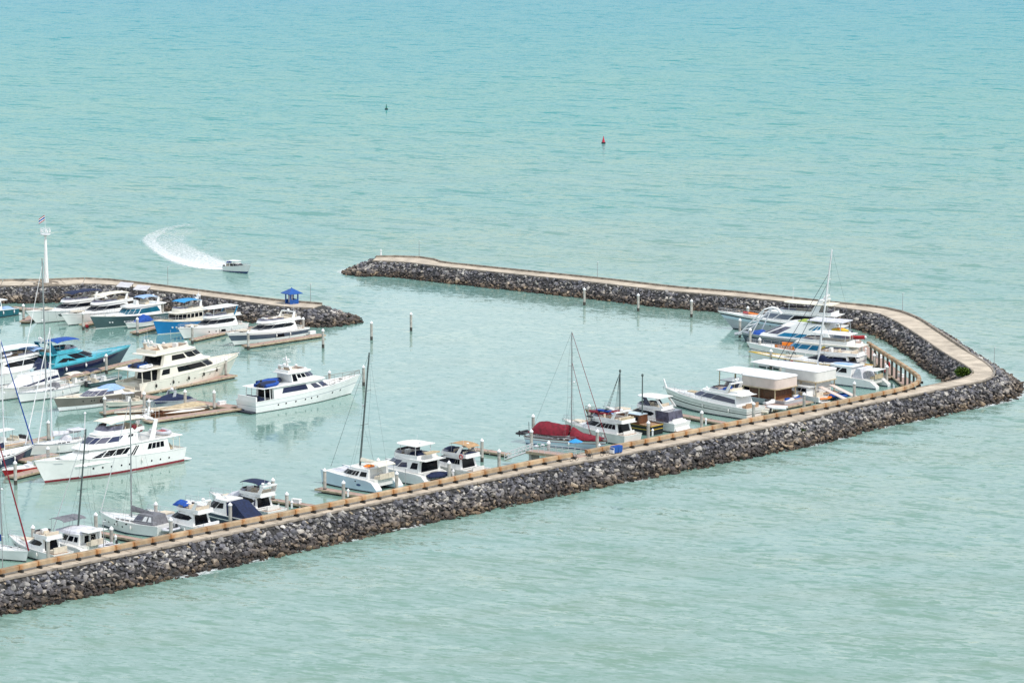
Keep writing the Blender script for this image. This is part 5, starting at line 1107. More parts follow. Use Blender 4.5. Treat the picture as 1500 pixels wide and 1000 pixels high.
# big white yacht with red waterline
b = Boat('motor_yacht', 'large white motor yacht with a dark red waterline stripe and cream sun top', 'motor yacht', (254, 672), (66, 707), 6.6).hull(2.3, 3.9, 2.2, 'white', 'redboot', tr=-.3, bulwark=.3, bt=.38)
b.ports((.13, .20, .27, .44, .50, .57, .63, .69), .48, .17); b.hullpoly(hw(.86, .905, .82, .85), 'greyhull', 'name_plate')
b.tier(.12, .55, .86, .94, .34, 2.2, 4.5, ra=.02, rf=.14, tum=.15, name='main_deck_house', back=(.05, .85)); b.row(4, .10, .47, .45, .84, .008); b.pane(0, [(.70, .06), (.73, .06), (.73, .85), (.70, .85)], name='door'); b.pane(0, [(.75, .06), (.78, .06), (.78, .85), (.75, .85)], name='door'); b.pane(0, [(.90, .42), (.995, .42), (.995, .82), (.90, .82)]); b.pane(1, [(.03, .42), (.45, .42), (.45, .82), (.03, .82)]); b.pane(1, [(.5, .42), (.95, .42), (.95, .82), (.5, .82)]); b.pane(2, [(.03, .42), (.6, .42), (.1, .82), (.03, .82)])
L = b.L; MB().loft([b.outline(.02, .52, .76, 3.05, 1.3, 4.503), b.outline(.02, .52, .76, 3.15, 1.3, 4.6), b.outline(.03, .52, .75, 3.05, 1.2, 4.75)]).build('upper_deck', 'white', b.root); b.posts4(.04, .09, .88, 2.3, 4.55, .06, 'cream', 'pillar'); b.cover(.04, .1, .5, 2.2, [.4, 1.2, 1.2, .3], 'tan')
b.tier(.36, .54, .74, .82, .3, 4.75, 6.35, ra=.0, rf=.12, tum=.3, name='wheelhouse', wrap=(.34, .84), wrapm='navy', panes=[(0, [(.30, .62), (.62, .62), (.62, .85), (.30, .85)])], roof='white', oh=.02, ohf=.01, roww=.12)
b.coam(.30, .46, .60, .70, .28, 6.47, .55, screen=.7); b.bimini(.28, .56, .72, 8.5, 'creamcloth', z0=6.9, drop=.25); b.seats(.36, 6.47, w=.5, ln=.05); b.seats(.44, 6.47, w=.4, ln=.04); b.console(.53, 6.47)
for xx, yy, q in ((.285, .6, .75), (.275, -.9, .7), (.375, 2.1, .5)): MB().ball((xx * L, yy, 6.4 if xx < .3 else 7.1), q, q * .8, q * .9).build('deck_cover', 'redcloth', b.root)
b.arch(.22, .7, 4.75, 7.6, rake=-.9, th=.8); b.slab('hardtop', .22, .36, .6, 8.0, .12, 'cap'); b.mastlet(.2, 7.4, 2.2, 1.0); b.dome(.25 * L, .9, 8.15, .34); b.whip(.3 * L, -1.5, 7.5, 2.6); b.whip(.16 * L, 1.5, 6.5, 3.2)
b.trunk(.7, .88, .6, .8); b.rail(.58, .85); b.anchor(); b.platform(1.7, 'white'); b.hatch(.9); b.fenders((.35,), m='offwhite')
tender('dinghy', 'grey and red tender on the aft upper deck of the red waterline yacht', b, .10, 0.3, 4.8, 4.6, 1.3, tube='palecloth', inside='red', cov=None)
# --- F: sterns to the wave wall, bows to the upper left
sail_yacht('white sailing yacht with a bright blue sail cover at the lower left edge', (-46, 808), (38, 823), 3.6, 1.3, 1.7, .6, mx=.60, mh=16, mm='alu', cov='bluecloth', forem='redcloth', forer=.13, rake=.5, blen=.4, hood='palecloth')
b, z, z1, zf = fly_yacht('small white flybridge cruiser crossed by the long red furled headsail', (92, 823), (22, 806), 4.0, 1.3, 2.2, 1.3, h1=1.75, x=(.22, .5, .72), deckw=.82, hullwin=[hw(.62, .72, .55, .72), hw(.80, .88, .55, .7)], arch=False)
b.seats(.1, 1.3, w=.6)
b, z = cat_hull('white sailing catamaran with a pale canvas roof and tall dark mast at lower left', (146, 814), (80, 800), 6.4, 1.4, 1.9); L = b.L
b.tier(.2, .5, .72, .72, .3, z, z + 1.5, rf=.12, tum=.2, panes=[(0, [(.1, .3), (.4, .3), (.4, .8), (.1, .8)]), (0, [(.5, .3), (.9, .3), (.9, .8), (.5, .8)])], wrap=(.3, .8), roof='white'); b.cover(.18, .78, .74, z + 1.5, [.5, .9, .8, .6, .1], 'palecloth', seed=12); b.bimini(.52, .86, .7, z + 3.3, 'greycloth', z0=z + .4, drop=.1); b.posts4(.05, .2, .5, z, z + 2, .04); b.slab('hardtop', .02, .24, .6, z + 2, .1, 'white')
for k in range(2): b.pane(9, [(.25 + .28 * k, .15), (.45 + .28 * k, .15), (.45 + .28 * k, .85), (.25 + .28 * k, .85)], 'glass', 'door')
b.mast(.47, z + 1.6, 15.2, .15, 'darkmast', 2.2, (.4, .7), stays=True); b.wheel(.15, z); b.seats(.1, z, w=.4)
tender('dinghy', 'grey inflatable hoisted at the stern of the catamaran with pale canvas roof', b, -.08, -1.0, 1.2, 3.4, 1.57)
b = sail_yacht('white sailing yacht with grey cockpit canvas and dark grey boom cover near the lower left', (240, 784.5), (150, 769.5), 5.0, 1.7, 2.1, .3, mx=.52, mh=18.0, mm='alu', cov='greycloth', rake=.2, forem='cap', hood=None, blen=.36, boot='navy')
b.hullpoly(hw(.42, .62, .80, .94, -.02)); b.ports((.5, .66, .8, .9), .55, .13); b.tier(.05, .28, .42, .72, .5, 1.65, 3.1, ra=.02, rf=.10, tum=.45, m='greycloth', name='cockpit_canvas', panes=[(0, [(.12, .35), (.40, .35), (.40, .85), (.2, .85)], 'cap', 'canvas_window'), (0, [(.55, .35), (.86, .35), (.86, .85), (.55, .85)], 'cap', 'canvas_window')], wrap=(.3, .8), wrapm='clearvinyl')
tender('dinghy', 'grey inflatable on davits behind the sailing yacht with grey cockpit canvas', b, -.1, 0, .9, 3.0, 1.57)
b, z, z1, zf = fly_yacht('white sedan cruiser with royal blue cover on its flybridge near the grey sail cover', (314, 787), (226, 770), 4.6, 1.5, 2.4, 1.4, h1=1.9, x=(.2, .5, .76), rows=[(.5, 'greyhull'), (.56, 'taupe'), (1.0, 'white')], cov=None, arch=True); b.cover(.42, .62, .5, zf + .5, [.2, .7, .8, .2], 'bluecloth'); b.seats(.1, 1.4, 'cap', .7)
b = Boat('motor_yacht', 'white hardtop express cruiser with large navy canvas cockpit curtains', 'motor yacht', (372, 772), (282, 755), 4.6).hull(1.5, 2.3, 1.5, 'navy', 'boot', rows=[(.5, 'navy'), (.62, 'white'), (1.0, 'navy')], trim='white', deck='white')
b.trunk(.55, .92, .7, .6); b.tier(.3, .55, .76, .84, .3, 1.5, 3.6, ra=.02, rf=.2, tum=.3, panes=[(0, [(.3, .5), (.95, .45), (.95, .85), (.4, .88)])], wrap=(.4, .9), roof='white', oh=.02, roww=.08, rz=.25); W = b.B / 2
MB().loft([[(-.02 * b.L, -W * .8, 1.45), (.32 * b.L, -W * .8, 1.5), (.32 * b.L, W * .8, 1.5), (-.02 * b.L, W * .8, 1.45)], [(.1 * b.L, -W * .74, 2.6), (.32 * b.L, -W * .74, 3.0), (.32 * b.L, W * .74, 3.0), (.1 * b.L, W * .74, 2.6)], [(.2 * b.L, -W * .66, 3.6), (.32 * b.L, -W * .66, 3.65), (.32 * b.L, W * .66, 3.65), (.2 * b.L, W * .66, 3.6)]]).build('canvas_curtain', 'navycloth', b.root)
b.dome(.4 * b.L, .5, 3.85, .3); b.whip(.42 * b.L, -.8, 3.8, 1.5); b.rail(.5); b.platform(1.2, 'white'); b.hatch(.84)
b, z, z1, zf = fly_yacht('white flybridge cruiser with a floating navy sun top at the end of its row', (405, 761), (318, 744.5), 4.6, 1.5, 2.4, 1.4, h1=1.85, x=(.2, .5, .76), top='bimini', topm='navycloth', archx=.2, arch=True); b.cover(.5, .82, .7, 2.0, [.6, 1.6, 1.2, .3], 'palecloth', seed=7); b.pane(0, [(.02, .3), (.14, .3), (.14, .8), (.02, .8)], 'clearvinyl'); b.dome(.16 * b.L, .8, zf + 1.7, .26)
b, z = cat_hull('pale blue hulled sailing catamaran with a tall dark leaning mast', (571, 718.5), (488, 704), 6.8, 1.7, 2.3, 'palehull', boot='boot'); L = b.L
b.tier(.2, .52, .74, .74, .3, z, z + 1.35, rf=.14, tum=.25, panes=[(0, [(.62, .2), (.78, .2), (.78, .75), (.62, .75)]), (0, [(.82, .2), (.98, .2), (.98, .75), (.82, .75)]), (0, [(.1, .2), (.5, .2), (.5, .75), (.1, .75)])], wrap=(.22, .75), roof='white', roww=.02); b.mast(.52, z + 1.4, 18.5, .17, 'darkmast', 2.2, (.36, .66), stays=True, forer=.03, forem='darkmast'); b.bimini(.04, .28, .6, z + 2.4, 'creamcloth', z0=z + .3, drop=.15); b.boom(.5, z + 2.2, 5.5, 'darkmast', 'creamcloth', .35)
for sd in (-1, 1): b.root and MB().ball((.3 * L, sd * b.B * .496, 1.0), .55, .03, .2).build('hull_emblem', 'blueboot', b.root)
b.wheel(.16, z); b.seats(.1, z, w=.5); b.cover(.3, .42, .25, z + 1.45, [.1, .4, .4, .1], 'orange', 'orange_cover')
for t in (.35, .6, .85):
    for sd in (-1, 1): MB().box(t * L - .14, t * L + .14, sd * (b.B / 2 + .005) - .02, sd * (b.B / 2 + .005) + .02, 1.45, 1.6).build('porthole', 'glass', b.root, smooth=False) if t < .5 else None
b, z = cat_hull('white power catamaran with hardtop flybridge between the pale blue catamaran and the lifebuoy boat', (644, 709.5), (552, 693.5), 6.6, 1.7, 2.2, 'white'); L = b.L
b.tier(.16, .55, .82, .8, .3, z, z + 2.0, rf=.2, tum=.3, panes=[(0, [(.55, .35), (.97, .3), (.97, .7), (.7, .75)], 'navy'), (0, [(.08, .3), (.4, .3), (.4, .8), (.08, .8)])], wrap=(.35, .85), wrapm='navy', roof='white', oh=.1, ohf=.02, roww=.15, back=(.05, .85)); zf = z + 2.12
b.coam(.2, .46, .64, .7, .3, zf, .6, 'white', screen=.5); b.slab('hardtop', .22, .58, .72, zf + 2.0, .18, 'white'); b.posts4(.26, .5, .56, zf, zf + 2.0, .05, 'whitealu'); b.console(.5, zf); b.seats(.4, zf, 'navycloth', .4, .05); b.seats(.27, zf, 'navycloth', .5, .06); b.pad(.1, .18, .5, 'tan', dz=2.2 + 1.0); b.dome(.3 * L, 0, zf + 2.2, .25); b.whip(.32 * L, .6, zf + 2.2, 1.6); b.rail(.5) if False else None
MB().tube([(.2 * L, -1.5, z), (.24 * L, -1.5, zf + .3)], .04).tube([(.2 * L + .5, -1.5, z), (.24 * L + .5, -1.5, zf + .3)], .04).build('ladder', 'whitealu', b.root)
dinghy('dinghy', 'dinghy under a peaked navy canvas close to the rail beside the power catamaran', at(640, 698, 1.2), .5, 4.2, tube='navycloth', cov='navycloth', motor=False)
b, z, z1, zf = fly_yacht('white flybridge cruiser with a tan sun top and a red lifebuoy on its side', (706, 703), (612, 687), 5.0, 1.6, 2.5, 1.4, h1=1.9, x=(.2, .52, .78), swoop=False, arch=True, archx=.3, top=None, rows=[(1.0, 'white')])
b.pane(0, [(.45, .45), (1, .45), (1, .85), (.55, .85)], 'navycloth'); b.bimini(.12, .42, .6, zf + 2.1, 'tancloth', z0=zf + .5, drop=.12, droop_aft=.2); b.cover(.16, .34, .7, zf + .4, [.3, .5, .5, .4], 'navycloth'); b.cover(.40, .56, .5, zf + .4, [.2, .8, .7, .3], 'navycloth', seed=4)
m = MB(); W = b.B / 2 * .8
for sd in (-1, 1): o = ring(MB(), (.2 * b.L, sd * (W - .02), zf + .1), .34, .09, ((1, 0, 0), (0, 0, 1))).build('lifebuoy', 'red', b.root)
tender('dinghy', 'dark dinghy hanging across the stern of the lifebuoy boat', b, -.1, 0, .9, 3.0, 1.57, tube='greycloth', inside='darkrubber')
# --- G
b = sail_yacht('sailboat wrapped in dark red covers with a tall pale mast beside the railed platform', (776, 648), (882, 659.5), 3.9, 1.3, 1.7, .9, rows=[(.62, 'palehull'), (.7, 'redcloth'), (.86, 'white'), (1.0, 'palehull')], mx=.58, mh=18.2, mm='alu', forem='redcloth', fore=[1.0, .86], cov=None, hood=None, rake=0, boot='blueboot', frs=1.0, trim='wood', forer=.06)
b.cover(.03, .55, .95, 2.05, [.3, 1.8, 2.05, 1.85, 1.75, 1.8], 'redcloth', 'boom_tent', seed=3); b.cover(.60, .99, .8, 1.75, [1.8, .95, .7, .6], 'redcloth', 'foredeck_cover', seed=5)
MB().tube([(-.1, -1, 1.3), (-1.3, -1, 1.8)], .06).tube([(-.1, 1, 1.3), (-1.3, 1, 1.8)], .06).tube([(-.1, 0, 1.3), (-.2, 0, 3.6)], .05).build('davit', 'darkrubber', b.root)
tender('dinghy', 'black inflatable on the stern davits of the red covered sailboat', b, -.09, 0, 1.35, 2.8, 1.57, tube='darkrubber', inside='darkrubber')
b, z, z1, zf = fly_yacht('white motor yacht with red and blue kayaks on top, beyond the red covered sailboat', (926, 650.5), (834, 634.5), 5.0, 1.7, 2.4, 1.4, h1=1.9, x=(.12, .55, .8), side='offwhite', swoop=False, top=None, arch=True, archx=.25); b.seats(.12, zf, 'tan', .6)
for k, (cl, yy, xx, zz, ln_) in enumerate((('redcloth', -.9, .56, .5, 5.4), ('redcloth', .0, .52, .52, 5.0), ('bluecloth', -.5, .44, .95, 4.8))):
    p = b.w(xx, yy, zf + zz); o = thing('kayak', ('red kayak lowest on the cabin top of the white motor yacht', 'red kayak with its nose farthest forward on the white motor yacht', 'blue kayak on top of the two red kayaks')[k], 'kayak', p[:], b.h + .04 * k)
    rr = [[(x, w * math.cos(a), h * math.sin(a) + .25) for a in [q * .785 for q in range(8)]] for x, w, h in ((-ln_ / 2, .04, .06), (-ln_ * .3, .3, .2), (0, .4, .24), (ln_ * .3, .3, .2), (ln_ / 2, .04, .08))]; MB().loft(rr).build('hull', cl, o); ring(MB(), (-.1, 0, .48), .33, .05, ((1.3, 0, 0), (0, 1, 0))).build('cockpit_rim', 'black', o)
MB().box(.52 * b.L, .6 * b.L, -2.0, 2.0, zf + .2, zf + .42).build('rack', 'darkrubber', b.root, smooth=False); b.bimini(.16, .3, .6, zf + 1.6, 'redcloth', z0=zf + .4)
b = Boat('wooden_boat', 'black hulled wooden boat with two short dark masts and a yellow stripe', 'boat', (962, 636.5), (866, 621.5), 4.0).hull(1.7, 2.6, 1.4, 'black', 'black', rows=[(.5, 'black'), (.56, 'yellow'), (.92, 'black'), (1.0, 'yellow')], deck='teak', trim='wood', pw=1.9)
b.tier(.2, .45, .6, .6, .4, 1.7, 3.2, rf=.03, m='wood', panes=[(0, [(.1 + .22 * k, .3), (.26 + .22 * k, .3), (.26 + .22 * k, .8), (.1 + .22 * k, .8)]) for k in range(4)], roof='palehull'); b.cover(.5, .75, .6, 2.0, [.3, .9, .8, .2], 'paleblue')
for xx, hh in ((.56, 8.6), (.22, 8.4)): MB().tube([(xx * b.L, 0, 1.7), (xx * b.L, 0, 1.7 + hh)], .14, 8, r2=.1).ball((xx * b.L, 0, 1.75 + hh), .22, .22, .3).build('mast', 'darkmast', b.root)
m = MB()
for sd in (-1, 1):
    for k in range(3): m.tube([(.68 * b.L + k * .35, sd * 1.6, 2.1), (.56 * b.L + .1, 0, 9.9)], .03, 4)
for k in range(14):
    u = k / 15; m.tube([(lerp(.68, .56, u) * b.L, lerp(1.6, 0, u), lerp(2.1, 9.9, u)), (lerp(.68, .56, u) * b.L + .7 * (1 - u), lerp(1.6, 0, u), lerp(2.1, 9.9, u))], .03, 4)
m.build('rigging', 'black', b.root); b.rail(.0, .6, 'wood', .03)
b, z, z1, zf = fly_yacht('white flybridge yacht with smoked glass cockpit enclosure and slanted hardtop struts', (998, 631.5), (895, 616.5), 5.2, 1.6, 2.5, 1.5, h1=1.85, x=(.26, .52, .8), top=None, arch=False, fly=True); b.slab('hardtop', .22, .56, .82, zf + 1.95, .16, 'white')
for sd in (-1, 1): MB().hexa([(.16 * b.L, sd * 1.8 - .06, zf + .3), (.2 * b.L, sd * 1.8 - .06, zf + .3), (.2 * b.L, sd * 1.8 + .06, zf + .3), (.16 * b.L, sd * 1.8 + .06, zf + .3), (.26 * b.L, sd * 1.7 - .06, zf + 2), (.29 * b.L, sd * 1.7 - .06, zf + 2), (.29 * b.L, sd * 1.7 + .06, zf + 2), (.26 * b.L, sd * 1.7 + .06, zf + 2)]).build('strut', 'white', b.root, smooth=False); MB().hexa([(.34 * b.L, sd * 1.75 - .03, zf + .3), (.42 * b.L, sd * 1.75 - .03, zf + .3), (.42 * b.L, sd * 1.75 + .03, zf + .3), (.34 * b.L, sd * 1.75 + .03, zf + .3), (.42 * b.L, sd * 1.6 - .03, zf + 1.95), (.47 * b.L, sd * 1.6 - .03, zf + 1.95), (.47 * b.L, sd * 1.6 + .03, zf + 1.95), (.42 * b.L, sd * 1.6 + .03, zf + 1.95)]).build('side_screen', 'navy', b.root, smooth=False)
b.tier(.07, .2, .28, .8, .7, 1.6, z1 - .03, ra=.02, rf=.0, m='clearvinyl', name='cockpit_enclosure'); MB().loft([[(-.5, -2.0, .3), (1.2, -2.2, .3), (1.2, 2.2, .3), (-.5, 2.0, .3)], [(.5, -1.9, 1.9), (1.2, -2.1, 1.9), (1.2, 2.1, 1.9), (.5, 1.9, 1.9)]]).build('transom', 'white', b.root); MB().box(-.04, .3, -.5, .5, 1.2, 1.35).build('vent', 'black', b.root, smooth=False)
b = Boat('motor_yacht', 'long low white yacht with black hull stripes and a sweeping dark window band', 'motor yacht', (1106, 613), (986, 593), 5.6).hull(2.0, 3.1, 2.2, 'greyhull', 'boot', rows=[(.38, 'offwhite'), (.46, 'black'), (.62, 'offwhite'), (.66, 'black'), (1.0, 'offwhite')], trim='white', tr=-.2); b.trunk(.6, .93, .6, .6)
b.tier(.12, .5, .82, .82, .14, 2.0, 4.0, ra=.03, rf=.2, tum=.35, panes=[(0, [(.05, .3), (.98, .46), (.98, .86), (.05, .70)], 'navy')], wrap=(.46, .86), wrapm='navy', roof='white', oh=.08, roww=.15, e0=1) if False else b.tier(.12, .5, .82, .82, .14, 2.0, 4.0, ra=.03, rf=.2, tum=.35, panes=[(0, [(.05, .28), (.995, .42), (.995, .86), (.05, .66)], 'navy')], wrap=(.44, .86), wrapm='navy', roof='white', oh=.08, roww=.15)
b.coam(.14, .38, .52, .6, .3, 4.13, .5, screen=.3); b.seats(.36, 4.13, 'bluecloth', .4, .05); b.seats(.26, 4.13, 'cushion', .6, .05); b.cover(.08, .3, .7, 4.1, [.3, .6, .5, .3], 'cap', seed=2); b.arch(.26, .6, 4.2, 5.9, rake=-.8); b.mastlet(.24, 5.8, 1.0, .4); b.dome(.56 * b.L, .6, 4.3, .22); b.pad(.7, .8, .3, 'tan', dz=.4); b.rail(.45); b.anchor(); b.platform(1.2); b.fenders((.2, .5)); b.seats(.06, 1.9, 'teak', .6, .04)
p = b.hp(1, 1); MB().hexa([(p.x - .6, -.15, p.z), (p.x - .2, -.15, p.z), (p.x - .2, .15, p.z), (p.x - .6, .15, p.z), (p.x + .1, -.1, p.z + 1.5), (p.x + .3, -.1, p.z + 1.5), (p.x + .3, .1, p.z + 1.5), (p.x + .1, .1, p.z + 1.5)]).build('bow_pulpit', 'white', b.root, smooth=False)


def box_boat(label, stern, bow, beam, zb, zt, m, xa, xf, wid, dark=True, rnd=.12):
    b = Boat('houseboat', label, 'houseboat', stern, bow, beam).hull(1.1, 1.5, .8, 'greyhull', 'boot', pw=4.0, deck='teak'); L = b.L; W = b.B / 2 * wid; A, X = xa * L, xf * L
    def rr(g, z, k=.7):
        out = []
        for cx, cy, a0 in ((X, W, 0), (A, W, 1.571), (A, -W, 3.142), (X, -W, 4.712)):
            sx = 1 if cx == X else -1; sy = 1 if cy > 0 else -1
            for i in range(4): a = a0 + 1.571 * i / 3; out.append((cx - sx * k + (k + g) * math.cos(a), cy - sy * k + (k + g) * math.sin(a), z))
        return out
    MB().loft([rr(0, zb), rr(0, zt)]).build('enclosed_saloon', m, b.root); MB().loft([rr(.05, zt + .003), rr(.12, zt + .06), rr(.1, zt + .2), rr(-.3, zt + .34)]).build('roof', 'cap', b.root); MB().loft([rr(-.02, zb - .2), rr(.12, zb - .16), rr(.12, zb - .003)]).build('floor_edge', 'tan', b.root)
    for x in (A + .5, (A + X) / 2, X - .5):
        for y in (-W + .3, W - .3): MB().box(x - .09, x + .09, y - .09, y + .09, 1.1, zb - .2).build('post', 'tan', b.root, smooth=False)
    MB().box(A + 1, X - 1.5, -W + .7, W - .7, 1.05, zb - .25).build('lower_cabin', 'wood' if dark else 'white', b.root, smooth=False)
    return b


b = box_boat('party houseboat with a pinkish box saloon under a flat white roof', (1164, 594), (1056, 578), 6.8, 3.2, 4.95, 'pink', .1, .58, .98); L = b.L
MB().loft([[(.58 * L, -3.2, 5.0), (.93 * L, -2.6, 5.0), (.93 * L, 2.6, 5.0), (.58 * L, 3.2, 5.0)], [(.58 * L, -3.3, 5.15), (.95 * L, -2.7, 5.15), (.95 * L, 2.7, 5.15), (.58 * L, 3.3, 5.15)], [(.56 * L, -3.1, 5.33), (.93 * L, -2.5, 5.3), (.93 * L, 2.5, 5.3), (.56 * L, 3.1, 5.33)]]).build('awning_roof', 'cap', b.root)
b.posts4(.7, .91, .72, 1.2, 5.05, .1, 'tan', 'post'); b.tier(.6, .8, .92, .7, .4, 1.3, 3.2, m='navy', name='bar_counter'); MB().box(.6 * L, .92 * L, -2.4, 2.4, 3.2, 3.32).build('upper_floor', 'navy', b.root, smooth=False); b.rail(.6, .8)
for k in range(5): MB().box((.05 + .11 * k) * L, (.05 + .11 * k) * L + .9, -3.42, -3.36, 1.2, 2.0).build('slat_panel', 'tan', b.root, smooth=False)
b = box_boat('second party houseboat with white rounded saloon and long white roof behind the pinkish one', (1218, 585), (1108, 569), 6.6, 3.5, 5.25, 'offwhite', .06, .5, .96, False); L = b.L
MB().loft([[(.48 * L, -3.0, 5.25), (.98 * L, -2.0, 5.25), (.98 * L, 2.0, 5.25), (.48 * L, 3.0, 5.25)], [(.48 * L, -3.1, 5.4), (1.0 * L, -2.1, 5.4), (1.0 * L, 2.1, 5.4), (.48 * L, 3.1, 5.4)], [(.46 * L, -2.9, 5.58), (.98 * L, -1.9, 5.53), (.98 * L, 1.9, 5.53), (.46 * L, 2.9, 5.58)]]).build('awning_roof', 'cap', b.root); b.posts4(.7, .95, .6, 1.3, 5.3, .1, 'whitealu', 'post'); b.tier(.55, .8, .95, .7, .4, 1.3, 3.4, m='white', name='bar_counter')
for sd in (-1, 1): MB().hexa([(-.3 * L, sd * 1.0, .5), (.08 * L, sd * 1.0, 2.4), (.08 * L, sd * 2.2, 2.4), (-.3 * L, sd * 2.2, .5), (-.3 * L, sd * 1.0, .6), (.08 * L, sd * 1.0, 2.5), (.08 * L, sd * 2.2, 2.5), (-.3 * L, sd * 2.2, .6)]).build('boarding_ramp', 'pink', b.root, smooth=False)
b, z = cat_hull('white twin hull cruiser with a pale blue sun roof at the pink pontoon end', (1294, 568), (1188, 555), 5.6, 1.5, 2.0, 'white', boot='navy'); b.tier(.36, .6, .84, .84, .3, z, z + 1.9, ra=.0, rf=.16, tum=.3, panes=[(0, [(.3, .4), (.96, .4), (.9, .85), (.5, .85)])], wrap=(.4, .85), roof='white', oh=.02, ohf=.02, roww=.1); b.cover(.42, .66, .5, z + 2.0, [.08, .12, .12, .08], 'paleblue', 'sun_roof'); b.tier(.2, .3, .36, .8, .7, z, z + 1.8, ra=.04, m='palecloth', name='cockpit_curtain'); b.posts4(.06, .16, .6, z, z + 1.6, .05); b.slab('hardtop', .04, .2, .7, z + 1.6, .08, 'white'); b.seats(.1, z, 'tan', .5, .06); b.fenders if 0 else None
for k in range(3): MB().box((.3 + .12 * k) * b.L, (.3 + .12 * k) * b.L + .5, -b.B / 2 - .04, -b.B / 2 + .02, 1.2, 1.34).build('hull_window', 'glass', b.root, smooth=False)
b = sail_yacht('white sailing yacht with the tallest white mast and a long navy boom cover', (1264, 557), (1146, 547), 4.6, 1.7, 2.2, 1.2, mx=.56, mh=22.8, mm='whitealu', forem='navycloth', fore=[1.0, .93], cov='navycloth', rake=2.6, blen=.52, hood=None, frs=.8, forer=.06, mr=.22, sprd=(.3, .52, .74)); b.cover(.93, 1.0, .2, 2.2, [.1, .7, .3], 'navycloth'); b.cover(.86, .92, .4, 2.2, [.1, .6, .2], 'redcloth', seed=8); b.hullpoly(hw(.55, .78, .6, .84, -.03), 'taupe')
MB().ball((.5 * b.L, 0, 3.6), .9, .28, .75).build('sail_stack', 'navycloth', b.root)
b, z, z1, zf = fly_yacht('white cruiser with a yellow line along its pointed bow and a bow anchor', (1270, 551), (1112, 537), 5.4, 1.9, 2.9, 2.3, h1=1.9, x=(.12, .5, .64), trim='yellow', swoop=False, arch=False, ports=(.62, .72, .8, .88, .92), fly=True, name='motor_yacht'); b.pane(0, [(.1, .35), (.6, .35), (.6, .85), (.1, .85)], 'navycloth')
for q in (.66, .72): MB().tube([(q * b.L, -.5, 2.6), (q * b.L + .3, -.5, 3.3), (q * b.L + .9, -.5, 3.2)], .1, 6).build('cowl_vent', 'darkrubber', b.root)
b = Boat('motor_yacht', 'white yacht carrying an orange lettered banner along its foredeck rail', 'motor yacht', (1262, 537), (1106, 523), 5.4).hull(1.9, 2.9, 1.9, 'white', 'boot', rows=[(.5, 'white'), (.56, 'navy'), (1.0, 'white')]); b.tier(.06, .5, .72, .86, .3, 1.9, 4.1, ra=.02, rf=.12, tum=.2, panes=[(0, [(.08, .42), (.56, .42), (.56, .86), (.08, .86)], 'navy'), (0, [(.62, .42), (.70, .42), (.70, .86), (.62, .86)], 'yellow'), (0, [(.76, .42), (.98, .42), (.98, .86), (.80, .86)], 'blueglass')], wrap=(.45, .86), wrapm='blueglass', roof='cream', oh=.1, roww=.3); b.coam(.1, .42, .56, .74, .3, 4.22, .7, screen=.3); b.slab('hardtop', .08, .44, .8, 6.2, .14, 'cap'); b.posts4(.12, .4, .66, 4.3, 6.2, .06, 'whitealu'); b.rail(.6, .8); b.dome(.3 * b.L, 0, 6.3, .3); b.cover(.0, .06, .6, 1.9, [.3, 1.2, .5], 'navycloth'); b.seats(.2, 4.25); b.platform(1.2)
for sd in (-1, 1):
    f = lambda x, z: (x * b.L, sd * b.hb(x) * 1.0 - sd * .1, z)
    MB().hexa([f(.58, 2.55), f(.78, 2.65), (f(.78, 0)[0], f(.78, 0)[1] - sd * .04, 2.65), (f(.58, 0)[0], f(.58, 0)[1] - sd * .04, 2.55), f(.58, 3.25), f(.78, 3.3), (f(.78, 0)[0], f(.78, 0)[1] - sd * .04, 3.3), (f(.58, 0)[0], f(.58, 0)[1] - sd * .04, 3.25)]).build('banner', 'orange', b.root, smooth=False)
    m = MB(); x = .60; rr_ = random.Random(4)
    for k in range(9):
        w_ = .006 + .004 * rr_.random(); p, q = f(x, 0), f(x + w_, 0); o_ = sd * .015; zz = 2.75 + .05 * (x - .6) / .2; h_ = .30 if k else .42; m.hexa([(p[0], p[1], zz), (q[0], q[1], zz), (q[0], q[1] + o_, zz), (p[0], p[1] + o_, zz), (p[0], p[1], zz + h_), (q[0], q[1], zz + h_), (q[0], q[1] + o_, zz + h_), (p[0], p[1] + o_, zz + h_)]); x += .017
    m.build('lettering', 'cap', b.root, smooth=False)
# house yacht with blue windows
b = Boat('house_yacht', 'angular white house yacht with blue window shapes, lime roof panel and a bow gantry', 'house yacht', (1244, 512), (1092, 499), 7.2).hull(1.7, 1.9, 1.2, 'slate', 'boot', rows=[(.7, 'slate'), (1.0, 'greyhull')], pw=3.4, deck='greyhull'); L = b.L
b.tier(.12, .5, .86, .84, .4, 1.75, 5.0, ra=.07, rf=.32, tum=.5, name='main_house', roof='white', roww=-.05); b.pane(0, [(.12, .10), (.36, .10), (.34, .34), (.20, .34)], 'blueglass'); b.pane(0, [(.44, .10), (.62, .10), (.60, .34), (.46, .34)], 'blueglass'); b.pane(0, [(.72, .10), (1, .10), (1, .34), (.74, .34)], 'blueglass'); b.pane(0, [(.40, .62), (.55, .62), (.50, .9), (.36, .9)], 'blueglass'); b.pane(0, [(.62, .62), (.78, .62), (.72, .9), (.56, .9)], 'blueglass'); b.pane(0, [(.86, .62), (.98, .66), (.95, .9), (.86, .9)], 'tealglass')
b.pane(1, [(.05, .1), (.95, .1), (.9, .34), (.05, .34)], 'blueglass'); b.pane(2, [(.1, .2), (.9, .2), (.8, .7), (.2, .7)], 'clearvinyl'); b.pane(3, [(.1, .2), (.9, .2), (.9, .7), (.1, .7)], 'clearvinyl')
